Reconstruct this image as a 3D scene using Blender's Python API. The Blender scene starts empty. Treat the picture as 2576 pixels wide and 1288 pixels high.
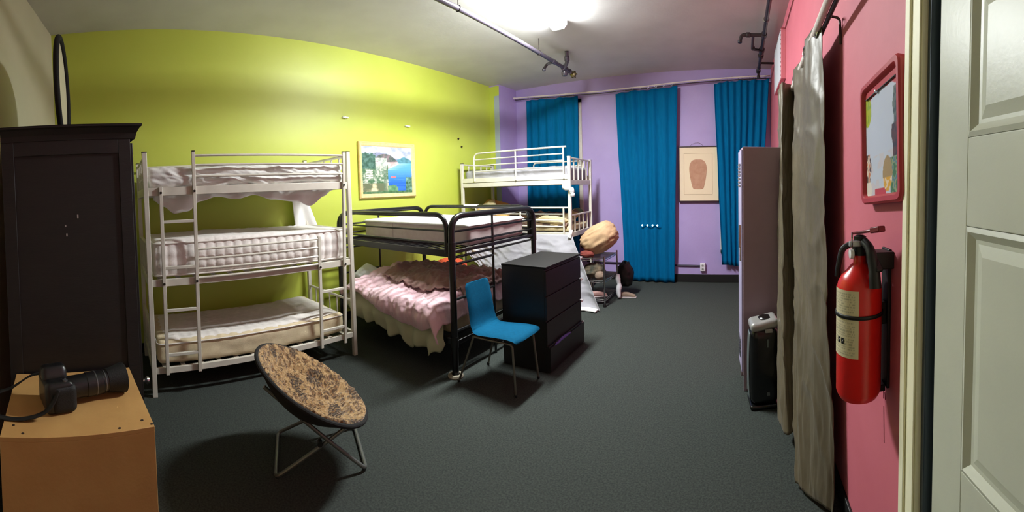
import bpy, bmesh, math, random
from mathutils import Vector, Matrix, noise
from math import sin, cos, pi, radians, atan2, hypot
random.seed(7)
SC = bpy.context.scene
COL = SC.collection

# ------------------------------------------------------------------ materials
def lin(c):
    return tuple(((v/255.)/12.92 if v/255. <= .04045 else ((v/255.+.055)/1.055)**2.4) for v in c)

def mat(name, c, rough=.6, metal=0., c2=None, scale=6., detail=4., bump=0., bscale=60., spec=.5,
        attr=None, emit=None, strength=0., sheen=0., stretch=None, lo=.35, hi=.65, voro=False):
    m = bpy.data.materials.new(name); m.use_nodes = True
    nt = m.node_tree; b = nt.nodes['Principled BSDF']
    b.inputs['Roughness'].default_value = rough
    b.inputs['Metallic'].default_value = metal
    b.inputs['Specular IOR Level'].default_value = spec
    if sheen: b.inputs['Sheen Weight'].default_value = sheen
    b.inputs['Base Color'].default_value = (*lin(c), 1)
    tc = nt.nodes.new('ShaderNodeTexCoord'); vec = tc.outputs['Object']
    if stretch:
        mp = nt.nodes.new('ShaderNodeMapping'); mp.inputs['Scale'].default_value = stretch
        nt.links.new(vec, mp.inputs['Vector']); vec = mp.outputs['Vector']
    if attr:
        a = nt.nodes.new('ShaderNodeVertexColor'); a.layer_name = attr
        nt.links.new(a.outputs['Color'], b.inputs['Base Color'])
    elif c2 is not None:
        n = nt.nodes.new('ShaderNodeTexVoronoi' if voro else 'ShaderNodeTexNoise')
        n.inputs['Scale'].default_value = scale
        if not voro: n.inputs['Detail'].default_value = detail
        r = nt.nodes.new('ShaderNodeValToRGB')
        r.color_ramp.elements[0].position = lo; r.color_ramp.elements[1].position = hi
        r.color_ramp.elements[0].color = (*lin(c), 1); r.color_ramp.elements[1].color = (*lin(c2), 1)
        nt.links.new(vec, n.inputs['Vector'])
        nt.links.new(n.outputs['Distance' if voro else 'Fac'], r.inputs['Fac'])
        nt.links.new(r.outputs['Color'], b.inputs['Base Color'])
    if bump:
        n2 = nt.nodes.new('ShaderNodeTexNoise'); n2.inputs['Scale'].default_value = bscale
        n2.inputs['Detail'].default_value = 3
        bp = nt.nodes.new('ShaderNodeBump'); bp.inputs['Strength'].default_value = bump
        bp.inputs['Distance'].default_value = .01
        nt.links.new(vec, n2.inputs['Vector'])
        nt.links.new(n2.outputs['Fac'], bp.inputs['Height'])
        nt.links.new(bp.outputs['Normal'], b.inputs['Normal'])
    if emit:
        b.inputs['Emission Color'].default_value = (*lin(emit), 1)
        b.inputs['Emission Strength'].default_value = strength
    return m

M = {}
M['carpet'] = mat('carpet', (52,57,54), .95, c2=(70,75,71), scale=90, detail=5, bump=.5, bscale=260, spec=.15)
M['ceiling'] = mat('ceiling_paint', (204,202,200), .75, c2=(212,210,208), scale=2.2, bump=.08, bscale=25)
M['green'] = mat('green_paint', (188,200,78), .42, c2=(194,205,86), scale=1.3, bump=.05, bscale=30, spec=.5)
M['white_wall'] = mat('white_paint', (205,198,168), .6, c2=(212,205,178), scale=1.5, bump=.06, bscale=30)
M['purple'] = mat('purple_paint', (182,162,216), .55, c2=(175,155,210), scale=1.8, bump=.06, bscale=30)
M['pale'] = mat('pale_blue_paint', (160,172,188), .5, c2=(166,178,192), scale=2)
M['pink'] = mat('pink_paint', (208,110,126), .6, c2=(201,103,119), scale=2.0, bump=.06, bscale=28)
M['black_trim'] = mat('black_baseboard', (22,22,22), .5)
M['cream_trim'] = mat('cream_trim', (252,248,216), .45, c2=(248,243,209), scale=5)
M['door_white'] = mat('door_paint', (204,206,188), .38, c2=(198,200,183), scale=4, bump=.03, bscale=80)
M['jamb'] = mat('dark_metal_jamb', (62,74,86), .35, metal=.3)
M['white_metal'] = mat('white_metal', (222,218,205), .35, c2=(212,207,194), scale=9, spec=.5)
M['black_metal'] = mat('black_metal', (20,20,21), .28, spec=.55)
M['cap'] = mat('dark_plastic_cap', (60,55,45), .5)
M['screw'] = mat('screw_metal', (60,58,55), .4, metal=.8)
M['chrome'] = mat('chrome', (190,190,190), .2, metal=1.)
M['grey_tube'] = mat('grey_tube', (120,124,120), .35, metal=.6)
M['steel_leg'] = mat('brushed_leg', (130,124,112), .35, metal=.8)
M['mat_quilt'] = mat('quilted_ticking', (242,236,232), .85, c2=(234,227,222), scale=30, bump=.15, bscale=160)
M['mat_cream'] = mat('cream_ticking', (222,206,172), .85, c2=(212,195,160), scale=18, bump=.12, bscale=120)
M['mat_top'] = mat('white_ticking', (240,234,228), .85, c2=(232,226,220), scale=18, bump=.15, bscale=140)
M['mat_white'] = mat('white_mattress_cover', (242,240,238), .8, bump=.08, bscale=140)
M['mat_side'] = mat('pinkish_mattress_border', (206,192,190), .85, c2=(214,202,200), scale=12, bump=.1, bscale=140)
M['sheet'] = mat('white_sheet', (234,233,230), .85, bump=.1, bscale=90)
M['sheet_grey'] = mat('pale_sheet', (172,170,178), .85, c2=(163,161,169), scale=5, bump=.1, bscale=90)
M['sheet_green'] = mat('cream_sheet', (206,206,172), .85, bump=.12, bscale=60)
M['duvet'] = mat('pink_duvet', (242,206,216), .85, c2=(234,194,204), scale=3, bump=.15, bscale=45, sheen=.2)
M['throw'] = mat('brown_throw', (150,120,110), .9, c2=(168,128,122), scale=5, bump=.25, bscale=60, sheen=.3)
M['blue_curtain'] = mat('blue_curtain', (0,104,156), .8, c2=(0,95,144), scale=14, bump=.1, bscale=120, stretch=(6,6,.4), spec=.08)
M['grey_curtain'] = mat('grey_taffeta', (102,92,72), .42, c2=(91,82,63), scale=5, bump=.15, bscale=35, sheen=.1, spec=.4, stretch=(1,1,.6))
M['rod_white'] = mat('white_rod', (232,220,214), .4)
M['rod_dark'] = mat('dark_rod', (66,58,58), .4)
M['pipe'] = mat('dark_iron_pipe', (74,68,78), .3, spec=.6)
M['pipe_dark'] = mat('black_iron_pipe', (46,38,38), .38)
M['brass'] = mat('sprinkler_brass', (120,104,76), .35, metal=.7)
M['lamp_body'] = mat('lamp_housing', (225,225,225), .5)
M['lens'] = mat('lamp_lens', (250,250,255), .5, emit=(248,253,252), strength=110.)
M['wardrobe'] = mat('dark_wardrobe', (27,23,23), .55, c2=(22,19,20), scale=4, bump=.08, bscale=30, stretch=(1,1,8))
M['chip'] = mat('bare_chip', (170,160,160), .7)
M['mdf'] = mat('tan_board', (205,160,98), .6, c2=(196,150,90), scale=5, bump=.06, bscale=60)
M['hole'] = mat('dark_screw_hole', (45,28,18), .7)
M['cam_black'] = mat('camera_black', (20,20,22), .35, bump=.05, bscale=200, spec=.6)
M['cam_ring'] = mat('camera_ring', (120,122,125), .3, metal=.7)
M['rubber'] = mat('rubber_grip', (16,16,17), .65, bump=.2, bscale=300)
M['glass_dark'] = mat('lens_glass', (18,20,28), .08, spec=.8)
M['fur'] = mat('leopard_plush', (60,42,26), .95, attr='col', sheen=.4)
M['black_fabric'] = mat('black_fabric', (22,21,21), .9)
M['chair_blue'] = mat('blue_upholstery', (0,86,122), .9, c2=(0,80,114), scale=40, bump=.12, bscale=220, spec=.15)
M['chair_shell'] = mat('chair_shell', (34,32,32), .5)
M['chest'] = mat('black_brown_veneer', (26,23,22), .45, c2=(21,19,18), scale=4, stretch=(1,1,10), bump=.03, bscale=40)
M['chest_top'] = mat('worn_top_veneer', (27,25,24), .55, c2=(22,20,20), scale=4, stretch=(1,8,1), spec=.3)
M['tag'] = mat('white_plastic', (226,224,226), .5)
M['violet'] = mat('violet_cloth', (104,92,170), .85, bump=.2, bscale=60)
M['gold'] = mat('light_wood_frame', (236,206,146), .4, c2=(226,192,130), scale=8, stretch=(1,3,3))
M['paint'] = mat('painted_canvas', (100,120,150), .55, attr='col', bump=.15, bscale=120)
M['frame_dark'] = mat('dark_frame', (52,26,40), .4)
M['paper'] = mat('cream_mat_board', (240,222,192), .8)
M['print'] = mat('printed_vase', (186,138,112), .8, c2=(196,152,126), scale=14, detail=6)
M['print_line'] = mat('thin_print_line', (176,150,120), .8)
M['outlet'] = mat('outlet_white', (225,220,228), .4)
M['conduit'] = mat('purple_black_conduit', (44,30,58), .5)
M['locker'] = mat('mauve_locker', (172,148,162), .45, c2=(164,140,154), scale=3, bump=.03, bscale=60)
M['locker_front'] = mat('lilac_locker_front', (178,168,200), .4)
M['purifier'] = mat('gloss_black_plastic', (14,14,15), .22, spec=.6)
M['silver'] = mat('silver_plastic', (176,174,172), .32, metal=.4)
M['silver_side'] = mat('grey_side_panel', (112,122,124), .35, metal=.3)
M['ext_red'] = mat('extinguisher_red', (224,28,21), .28, spec=.6)
M['ext_lever'] = mat('dark_red_lever', (112,16,26), .35)
M['ext_black'] = mat('extinguisher_black', (16,16,17), .5)
M['label'] = mat('extinguisher_label', (220,210,170), .55, attr='col')
M['board_red'] = mat('red_frame', (190,66,74), .35, c2=(182,60,68), scale=6)
M['board'] = mat('board_face', (198,204,220), .3, attr='col')
M['canvas_side'] = mat('pink_canvas_edge', (214,132,142), .6)
M['canvas_face'] = mat('pale_canvas_face', (206,206,214), .6, c2=(196,196,206), scale=3)
M['bag'] = mat('tan_pillow_case', (196,162,126), .85, c2=(188,153,117), scale=3, bump=.12, bscale=70)
M['bag_red'] = mat('dark_red_cloth', (120,52,44), .9)
M['pillow_orange'] = mat('orange_pillow', (214,160,84), .85, c2=(226,178,104), scale=3, bump=.1, bscale=60)
M['pillow_cream'] = mat('cream_pillow', (226,208,166), .85, bump=.1, bscale=60)
M['patch'] = mat('patchwork_blanket', (180,150,110), .9, attr='col', bump=.2, bscale=70)
M['orange_cloth'] = mat('orange_cloth', (208,86,50), .9, c2=(190,70,42), scale=6, bump=.3, bscale=40)
M['table_top'] = mat('light_wood_top', (224,196,152), .45, c2=(214,184,138), scale=4, stretch=(6,1,1))
M['black_body'] = mat('black_cabinet', (20,19,19), .5)
M['shoe'] = mat('pale_shoe', (176,140,132), .7)
M['cup'] = mat('grey_beige_plastic', (150,142,124), .6)
M['white_cloth'] = mat('white_cotton', (226,228,232), .85)
M['camo'] = mat('dark_patterned_cloth', (58,60,50), .9, c2=(112,98,78), scale=14, detail=2)
M['brown_cloth'] = mat('taupe_cloth', (136,116,100), .9)
M['led'] = mat('led_glow', (200,240,255), .5, emit=(190,235,255), strength=2.2)
M['pane'] = mat('night_window_pane', (14,16,22), .1)
M['wire'] = mat('hanging_wire', (90,70,60), .5)
M['mark'] = mat('wall_scuff', (120,40,60), .8)

# ------------------------------------------------------------------ geometry helpers
MW = {}   # object name -> world matrix (no scale)

class MB:
    def __init__(s): s.v = []; s.f = []; s.c = []; s.p = []
    def add(s, vs, fs, col=None):
        o = len(s.v); s.p.append((len(vs), len(s.f), len(fs))); s.v += [tuple(v) for v in vs]; s.f += [tuple(i+o for i in f) for f in fs]
        if col is not None: s.c += col if isinstance(col, list) else [col]*len(vs)
        return s
    def box(s, x0, x1, y0, y1, z0, z1, col=None):
        vs = [(x0,y0,z0),(x1,y0,z0),(x1,y1,z0),(x0,y1,z0),(x0,y0,z1),(x1,y0,z1),(x1,y1,z1),(x0,y1,z1)]
        return s.add(vs, [(0,3,2,1),(4,5,6,7),(0,1,5,4),(1,2,6,5),(2,3,7,6),(3,0,4,7)], col)
    def bar(s, p, q, w, h, up=(0,0,1)):
        p, q = Vector(p), Vector(q); d = (q-p).normalized(); u = Vector(up)
        if abs(d.dot(u)) > .97: u = Vector((1,0,0))
        a = d.cross(u).normalized()*(w/2); b = a.cross(d).normalized()*(h/2)
        vs = [p-a-b, p+a-b, p+a+b, p-a+b, q-a-b, q+a-b, q+a+b, q-a+b]
        return s.add(vs, [(0,1,2,3),(7,6,5,4),(1,0,4,5),(2,1,5,6),(3,2,6,7),(0,3,7,4)])
    def tube(s, pts, r, n=10, closed=False, cap=True):
        pts = [Vector(p) for p in pts]; k = len(pts)
        rs = r if isinstance(r, (list, tuple)) else [r]*k
        T = []
        for i in range(k):
            a = pts[(i-1) % k] if (closed or i > 0) else pts[i]
            b = pts[(i+1) % k] if (closed or i < k-1) else pts[i]
            T.append((b-a).normalized())
        u = Vector((0,0,1)) if abs(T[0].z) < .9 else Vector((1,0,0))
        nrm = (u - T[0]*u.dot(T[0])).normalized(); vs = []
        for i in range(k):
            nrm = (nrm - T[i]*nrm.dot(T[i])).normalized(); bn = T[i].cross(nrm)
            for j in range(n):
                t = 2*pi*j/n; vs.append(pts[i] + (nrm*cos(t)+bn*sin(t))*rs[i])
        fs = []
        for i in range(k if closed else k-1):
            a, b = i*n, ((i+1) % k)*n
            for j in range(n): fs.append((a+j, a+(j+1) % n, b+(j+1) % n, b+j))
        if cap and not closed:
            fs.append(tuple(reversed(range(n)))); fs.append(tuple((k-1)*n+j for j in range(n)))
        return s.add(vs, fs)
    def lathe(s, prof, c=(0,0,0), n=28, axis='z', col=None):
        vs = []; fs = []; k = len(prof)
        for r, h in prof:
            for j in range(n):
                t = 2*pi*j/n; a, b = r*cos(t), r*sin(t)
                p = {'z':(a,b,h),'x':(h,a,b),'y':(b,h,a)}[axis]
                vs.append((c[0]+p[0], c[1]+p[1], c[2]+p[2]))
        for i in range(k-1):
            for j in range(n): fs.append((i*n+j, i*n+(j+1) % n, (i+1)*n+(j+1) % n, (i+1)*n+j))
        if prof[0][0] > 1e-6: fs.append(tuple(reversed(range(n))))
        if prof[-1][0] > 1e-6: fs.append(tuple((k-1)*n+j for j in range(n)))
        return s.add(vs, fs, col)
    def grid(s, fn, nu, nv, colfn=None, closeu=False):
        vs = []; fs = []; cs = [] if colfn else None
        for j in range(nv+1):
            for i in range(nu+(0 if closeu else 1)):
                u, v = i/nu, j/nv; vs.append(fn(u, v))
                if colfn: cs.append(colfn(u, v))
        w = nu if closeu else nu+1
        for j in range(nv):
            for i in range(nu):
                i2 = (i+1) % w if closeu else i+1
                fs.append((j*w+i, j*w+i2, (j+1)*w+i2, (j+1)*w+i))
        return s.add(vs, fs, cs)
    def prism(s, poly, fn, d0, d1):
        k = len(poly); vs = [fn(a,b,d0) for a,b in poly]+[fn(a,b,d1) for a,b in poly]
        fs = [tuple(reversed(range(k))), tuple(range(k,2*k))]+[(i,(i+1)%k,(i+1)%k+k,i+k) for i in range(k)]
        return s.add(vs, fs)
    def soft(s, x0,x1,y0,y1,z0,z1, r, nx=30, ny=16, nz=6, disp=None):
        """rounded box with evenly divided faces, displaced by disp(p, normal) -> vector"""
        c = Vector(((x0+x1)/2,(y0+y1)/2,(z0+z1)/2)); h = Vector(((x1-x0)/2,(y1-y0)/2,(z1-z0)/2))
        N = (nx,ny,nz); idx = {}; vs = []
        def vid(i,j,k):
            if (i,j,k) in idx: return idx[(i,j,k)]
            q = Vector([(2*a/n-1)*hh for a,n,hh in zip((i,j,k),N,h)])
            inn = Vector([max(-(hh-r),min(hh-r,a)) for a,hh in zip(q,h)]); d = q-inn
            nn = d.normalized() if d.length > 1e-9 else Vector((0,0,1))
            p = c+inn+nn*r
            if disp: p = p+disp(p, nn)
            idx[(i,j,k)] = len(vs); vs.append(p); return idx[(i,j,k)]
        fs = []
        for k,fl in ((0,1),(nz,0)):
            for i in range(nx):
                for j in range(ny):
                    f = (vid(i,j,k),vid(i+1,j,k),vid(i+1,j+1,k),vid(i,j+1,k)); fs.append(f[::-1] if fl else f)
        for j,fl in ((0,0),(ny,1)):
            for i in range(nx):
                for k in range(nz):
                    f = (vid(i,j,k),vid(i+1,j,k),vid(i+1,j,k+1),vid(i,j,k+1)); fs.append(f[::-1] if fl else f)
        for i,fl in ((0,1),(nx,0)):
            for j in range(ny):
                for k in range(nz):
                    f = (vid(i,j,k),vid(i,j+1,k),vid(i,j+1,k+1),vid(i,j,k+1)); fs.append(f[::-1] if fl else f)
        return s.add(vs, fs)
    def build_each(s, name, m, parent=None, **k):
        out = []; o = 0
        for nv, f0, nf in s.p:
            q = MB(); q.v = s.v[o:o+nv]; q.f = [tuple(i-o for i in f) for f in s.f[f0:f0+nf]]
            if s.c: q.c = s.c[o:o+nv]
            out.append(q.build(name, m, parent, **k)); o += nv
        return out
    def build(s, name, m, parent=None, local=False, smooth=35, bevel=0., solid=0., sub=0, kind=None):
        me = bpy.data.meshes.new(name); vs = s.v
        pm = MW[parent.name] if parent else None
        if pm is not None and not local:
            inv = pm.inverted(); vs = [tuple(inv @ Vector(v)) for v in vs]
        me.from_pydata(vs, [], s.f); me.update()
        bm = bmesh.new(); bm.from_mesh(me); bmesh.ops.recalc_face_normals(bm, faces=bm.faces); bm.to_mesh(me); bm.free()
        if s.c:
            ca = me.color_attributes.new('col', 'FLOAT_COLOR', 'POINT')
            for i, c in enumerate(s.c): ca.data[i].color = (*lin(c), 1)
        if smooth:
            for p in me.polygons: p.use_smooth = True
            me.set_sharp_from_angle(angle=radians(smooth))
        me.materials.append(M[m])
        o = bpy.data.objects.new(name, me); COL.objects.link(o)
        if parent:
            o.parent = parent; MW[o.name] = pm.copy()
        else: MW[o.name] = Matrix.Identity(4)
        if solid:
            md = o.modifiers.new('solid','SOLIDIFY'); md.thickness = solid; md.offset = 0
        if bevel:
            md = o.modifiers.new('bevel','BEVEL'); md.width = bevel; md.segments = 2; md.limit_method = 'ANGLE'
        if sub:
            md = o.modifiers.new('sub','SUBSURF'); md.levels = sub; md.render_levels = sub
        if kind: o['kind'] = kind
        return o

def thing(name, label, cat, loc=(0,0,0), rz=0., group=None, mtx=None):
    o = bpy.data.objects.new(name, None); COL.objects.link(o)
    o.empty_display_size = .1
    m = mtx if mtx is not None else Matrix.Translation(loc) @ Matrix.Rotation(rz,4,'Z')
    o.matrix_world = m; MW[o.name] = m.copy()
    return tag(o, label, cat, group)
def tag(o, label, cat, group=None):
    o['label'] = label; o['category'] = cat
    if group: o['group'] = group
    return o
def lab(o, label): o['label'] = label; return o

def fillet(pts, r, n=6, closed=False):
    pts = [Vector(p) for p in pts]; out = []; k = len(pts)
    for i, p in enumerate(pts):
        if not closed and i in (0, k-1): out.append(p); continue
        a, b = pts[i-1], pts[(i+1) % k]; da, db = (a-p), (b-p)
        rr = min(r, da.length*.48, db.length*.48)
        s, e = p+da.normalized()*rr, p+db.normalized()*rr
        for t in range(n+1):
            t /= n; out.append(s*(1-t)**2 + p*2*t*(1-t) + e*t*t)
    return out
def spline(pts, n=8):
    pts = [Vector(p) for p in pts]; out = []
    for i in range(len(pts)-1):
        p0, p1, p2, p3 = pts[max(i-1,0)], pts[i], pts[i+1], pts[min(i+2,len(pts)-1)]
        for k in range(n):
            t = k/n
            out.append(.5*((2*p1)+(p2-p0)*t+(2*p0-5*p1+4*p2-p3)*t*t+(3*p1-p0-3*p2+p3)*t**3))
    out.append(pts[-1]); return out
def interp(tab, x):
    if x <= tab[0][0]: return tab[0][1]
    for (a, va), (b, vb) in zip(tab, tab[1:]):
        if x <= b:
            t = (x-a)/(b-a); t = t*t*(3-2*t); return va+(vb-va)*t
    return tab[-1][1]
def fbm(x, y, z, o=4): return noise.fractal(Vector((x,y,z)), .9, 2.1, o)
def ridge(x, y, z): return 1-abs(noise.noise(Vector((x,y,z))))*2
def sm(a, b, x):
    t = max(0, min(1, (x-a)/(b-a))); return t*t*(3-2*t)

# ------------------------------------------------------------------ the room
XG, XP, YB, YF, ZC = -4.42, .52, -.64, 6.74, 3.60
def struct(name, mb, m, **k): return mb.build(name, m, kind='structure', **k)
struct('floor', MB().box(XG-.1, XP+.3, YB-.7, YF+.1, -.1, 0), 'carpet', smooth=0)
struct('ceiling', MB().box(XG-.1, XP+.3, YB-.7, YF+.1, ZC, ZC+.1), 'ceiling', smooth=0)
struct('wall_left', MB().box(XG-.1, XG, YB-.1, YF+.1, 0, ZC), 'green', smooth=0)
YR = YB-.118*(XP+.12-XG)      # the old wall runs slightly out of square
struct('wall_back', MB().prism([(XG,YB),(XP+.12,YR),(XP+.12,YR-.1),(XG,YB-.1)], lambda a,b,d:(a,b,d), 0, ZC), 'white_wall', smooth=0)
struct('wall_front', MB().box(XG, XP+.3, YF, YF+.1, 0, ZC), 'purple', smooth=0)
DY0, DY1, DZ = .05, 1.03, 2.30
struct('wall_right', MB().box(XP, XP+.12, DY1, YF, 0, ZC).box(XP, XP+.12, YB-.68, DY0, 0, ZC)
       .box(XP, XP+.12, DY0, DY1, DZ, ZC), 'pink', smooth=0)
# chimney-like pier in the corner between the green and purple walls
struct('wall_pier', MB().box(XG, -4.20, 6.14, YF, 0, ZC), 'purple', smooth=0)
struct('trim_1', MB().box(XG, -4.31, 6.134, 6.14, 0, ZC-.02).box(-4.31,-4.20,6.134,6.14,3.40,ZC-.02), 'green', smooth=0)
struct('trim_2', MB().box(-4.31, -4.20, 6.134, 6.14, 0, 3.40), 'pale', smooth=0)
struct('baseboard_front', MB().box(-4.20, XP, YF-.02, YF, 0, .135), 'black_trim', bevel=.004)
struct('baseboard_left', MB().box(XG, XG+.015, YB, 6.134, 0, .11), 'black_trim', bevel=.004)
struct('baseboard_right', MB().box(XP-.015, XP, 1.15, YF-.02, 0, .11), 'black_trim', bevel=.004)

# door in the pink wall: casing, jamb, six-panel leaf
struct('trim_3', MB().box(XP-.022, XP, DY1, DY1+.112, 0, DZ+.11).box(XP-.030, XP-.022, DY1+.07, DY1+.105, 0, DZ+.09)
       .box(XP-.028, XP-.022, DY1+.004, DY1+.03, 0, DZ+.04).box(XP-.022, XP, DY0-.11, DY1, DZ, DZ+.11)
       .box(XP-.022, XP, DY0-.112, DY0, 0, DZ+.11), 'cream_trim', bevel=.003)
struct('trim_4', MB().box(XP-.004, XP+.10, DY1-.022, DY1, 0, DZ).box(XP+.05, XP+.10, DY0, DY1, DZ-.02, DZ), 'jamb', bevel=.002)
def door_leaf():
    X0 = XP+.012; mb = MB()
    y0, y1, z0, z1 = DY0+.01, .985, .01, 2.26
    mb.box(X0+.012, X0+.04, y0, y1, z0, z1)
    ys = [(.515,.83),(.175,.46)]; zs = [(1.775,2.14),(.93,1.555),(.22,.78)]
    yc = [y0]+[e for p in sorted(ys) for e in p]+[y1]
    zc = [z0]+[e for p in sorted(zs) for e in p]+[z1]
    for i in range(0,len(yc),2): mb.box(X0, X0+.012, yc[i], yc[i+1], z0, z1)
    for a,b in ys:
        for i in range(0,len(zc),2): mb.box(X0, X0+.012, a, b, zc[i], zc[i+1])
    d = mb.build('door_1', 'door_white', kind='structure', bevel=.003)
    for a,b in ys:
        for c,e in zs:
            def ring(d1, d2, xa, xb):
                P = [(a+d1,c+d1),(b-d1,c+d1),(b-d1,e-d1),(a+d1,e-d1)]; Qq = [(a+d2,c+d2),(b-d2,c+d2),(b-d2,e-d2),(a+d2,e-d2)]
                vs = [(xa,y,z) for y,z in P]+[(xb,y,z) for y,z in Qq]
                return vs, [(i,(i+1)%4,(i+1)%4+4,i+4) for i in range(4)]
            p = MB()
            for d1,d2,xa,xb in ((0,.012,X0,X0-.004),(.012,.030,X0-.004,X0+.010),(.030,.040,X0+.010,X0+.011),(.040,.068,X0+.011,X0+.003)):
                p.add(*ring(d1,d2,xa,xb))
            p.add([(X0+.003,y,z) for y,z in ((a+.068,c+.068),(b-.068,c+.068),(b-.068,e-.068),(a+.068,e-.068))],[(0,1,2,3)])
            p.build('door_panel', 'door_white', d, smooth=20)
    MB().lathe([(0,-.065),(.024,-.062),(.03,-.045),(.022,-.03),(.012,-.02),(.012,0)], (X0,.115,1.0), 20, 'x').build('door_knob','chrome',d)
door_leaf()
struct('door_gap_dark', MB().box(XP+.11, XP+.12, DY0, DY1, 0, DZ), 'black_trim', smooth=0)  # black sheet behind the leaf, colours the door gap as deep shade

# windows behind the curtains
for i,(x0,x1,z0,z1) in enumerate(((-3.86,-2.805,.55,3.27),(-2.02,-1.14,.5,3.2),(-.34,.42,.5,3.3))):
    w = MB()
    for a,b,c,d in ((x0,x0+.07,z0,z1),(x1-.07,x1,z0,z1),(x0,x1,z0,z0+.07),(x0,x1,z1-.07,z1),(x0,x1,(z0+z1)/2-.03,(z0+z1)/2+.03)):
        w.box(a,b,YF-.03,YF,c,d)
    wf = struct('window_%d'%(i+1), w, 'white_metal', bevel=.003)
    MB().box(x0+.07,x1-.07,YF-.012,YF-.006,z0+.07,z1-.07).build('pane','pane',wf,smooth=0)

# ------------------------------------------------------------------ ceiling lamp
t = thing('ceiling_light', 'glaring white fluorescent fixture on the ceiling', 'ceiling light', (-2.05,3.68,ZC))
MB().box(-2.15,-1.95,3.06,4.28,ZC-.035,ZC).build('housing','lamp_body',t,bevel=.003)
def lens_prof(u,v):
    x = -2.155+.21*u; k = 1-abs(2*u-1)**3.
    return (x, 3.075+1.19*v, ZC-.034-.058*max(k,0)**.7)
MB().grid(lens_prof,14,2).build('diffuser','lens',t,smooth=60)
for y in (3.055,4.265):
    MB().prism([(-2.16,ZC),(-1.94,ZC),(-1.945,ZC-.06),(-1.98,ZC-.096),(-2.12,ZC-.096),(-2.155,ZC-.06)], lambda a,b,d:(a,d,b), y, y+.02).build('end_cap','lamp_body',t,bevel=.003)

# ------------------------------------------------------------------ pipes
def coupling(mb, p, ax, r, l):
    p = Vector(p); d = Vector(ax).normalized()*l/2
    return mb.tube([p-d, p-d*.8, p+d*.8, p+d],[r*.9,r,r,r*.9],14)
t = thing('sprinkler_pipe', 'dark pipe hung under the ceiling beside the light, ending in fittings', 'pipe', (-2.50,4.0,ZC))
zp = 3.415
MB().tube([(-2.50,.6,zp),(-2.50,2.2,zp),(-2.50,3.9,zp),(-2.50,5.55,zp)], .027, 14).build('pipe_run','pipe',t)
mb = MB(); coupling(mb,(-2.50,5.02,zp),(0,1,0),.034,.09); coupling(mb,(-2.50,5.38,zp),(0,1,0),.042,.11); coupling(mb,(-2.50,5.56,zp),(0,1,0),.034,.05)
mb.build_each('fitting','pipe',t)
mb = MB(); mb.tube(fillet([(-2.50,5.05,zp),(-2.61,5.05,zp),(-2.67,5.05,zp-.07)],.04),.020,10); coupling(mb,(-2.67,5.05,zp-.08),(0,0,1),.026,.03)
mb.build('elbow','pipe',t)
mb = MB(); mb.tube(fillet([(-2.50,5.36,zp),(-2.42,5.30,zp+.04),(-2.39,5.22,ZC)],.05),.028,12); coupling(mb,(-2.405,5.26,zp+.09),(0.2,-.6,1),.038,.06)
mb.build('riser','pipe',t)
mb = MB(); mb.lathe([(0,-.05),(.035,-.045),(.05,-.02),(.05,.01),(.03,.035),(0,.04)],(-2.52,5.42,zp-.055),16)
mb.build('cap_fitting','pipe',t)
mb = MB(); mb.tube([(-2.50,5.58,zp),(-2.50,5.66,zp)],.014,10); mb.lathe([(0,0),(.012,.0),(.045,.02),(.05,.04),(.03,.07),(0,.075)],(-2.50,5.66,zp-.01),12,'y')
for k in range(6):
    a = 2*pi*k/6; mb.box(-2.50+.05*cos(a)-.008,-2.50+.05*cos(a)+.008,5.69,5.72,zp-.01+.05*sin(a)-.008,zp-.01+.05*sin(a)+.008)
mb.build('sprinkler_head','brass',t)
for y in (1.4,3.0,4.6):
    MB().tube([(-2.50+.03*cos(a),y,zp+.03*sin(a)) for a in [2*pi*i/16 for i in range(16)]],.004,6,closed=True).tube([(-2.50,y,zp+.028),(-2.50,y,ZC)],.005,6).build('hanger','pipe_dark',t)

t = thing('sprinkler_pipe', 'dark pipe under the ceiling along the pink wall with a branch', 'pipe', (.29,4.4,ZC))
zp = 3.46; xp = .29
MB().tube([(xp,.8,zp),(xp,3.5,zp),(xp,6.36,zp)],.024,14).build('pipe_run','pipe_dark',t)
mb = MB(); coupling(mb,(xp,4.86,zp),(0,1,0),.036,.10); coupling(mb,(xp,5.40,zp),(0,1,0),.04,.12); coupling(mb,(xp,5.62,zp),(0,1,0),.04,.08); coupling(mb,(xp,6.36,zp),(0,1,0),.036,.10)
mb.build_each('fitting','pipe_dark',t)
mb = MB(); mb.tube(fillet([(xp,4.86,zp),(.02,4.86,zp),(.0,4.86,zp-.08)],.04),.022,12); coupling(mb,(.10,4.86,zp),(1,0,0),.03,.05); coupling(mb,(.0,4.86,zp-.08),(0,0,1),.026,.03)
mb.build('branch','pipe_dark',t)
mb = MB(); mb.tube(fillet([(.16,4.86,zp),(.16,5.3,zp-.02),(xp,5.4,zp)],.06),.018,10); coupling(mb,(.17,5.26,zp-.02),(0,1,0),.026,.05)
mb.build('bypass','pipe_dark',t)
mb = MB(); mb.tube([(xp,5.95,zp),(.50,5.95,zp)],.016,10); mb.build('wall_stub','pipe_dark',t)
mb = MB(); mb.tube([(xp,6.36,zp),(xp,6.36,zp-.1)],.018,10); coupling(mb,(xp,6.36,zp-.09),(0,0,1),.026,.04)
mb.build('drop','pipe_dark',t)
for y in (2.0,4.4,5.5,6.2):
    MB().tube([(xp+.03*cos(a),y,zp+.03*sin(a)) for a in [2*pi*i/16 for i in range(16)]],.004,6,closed=True).tube([(xp,y,zp+.028),(xp,y,ZC)],.005,6).build('hanger','chrome',t)

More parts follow.
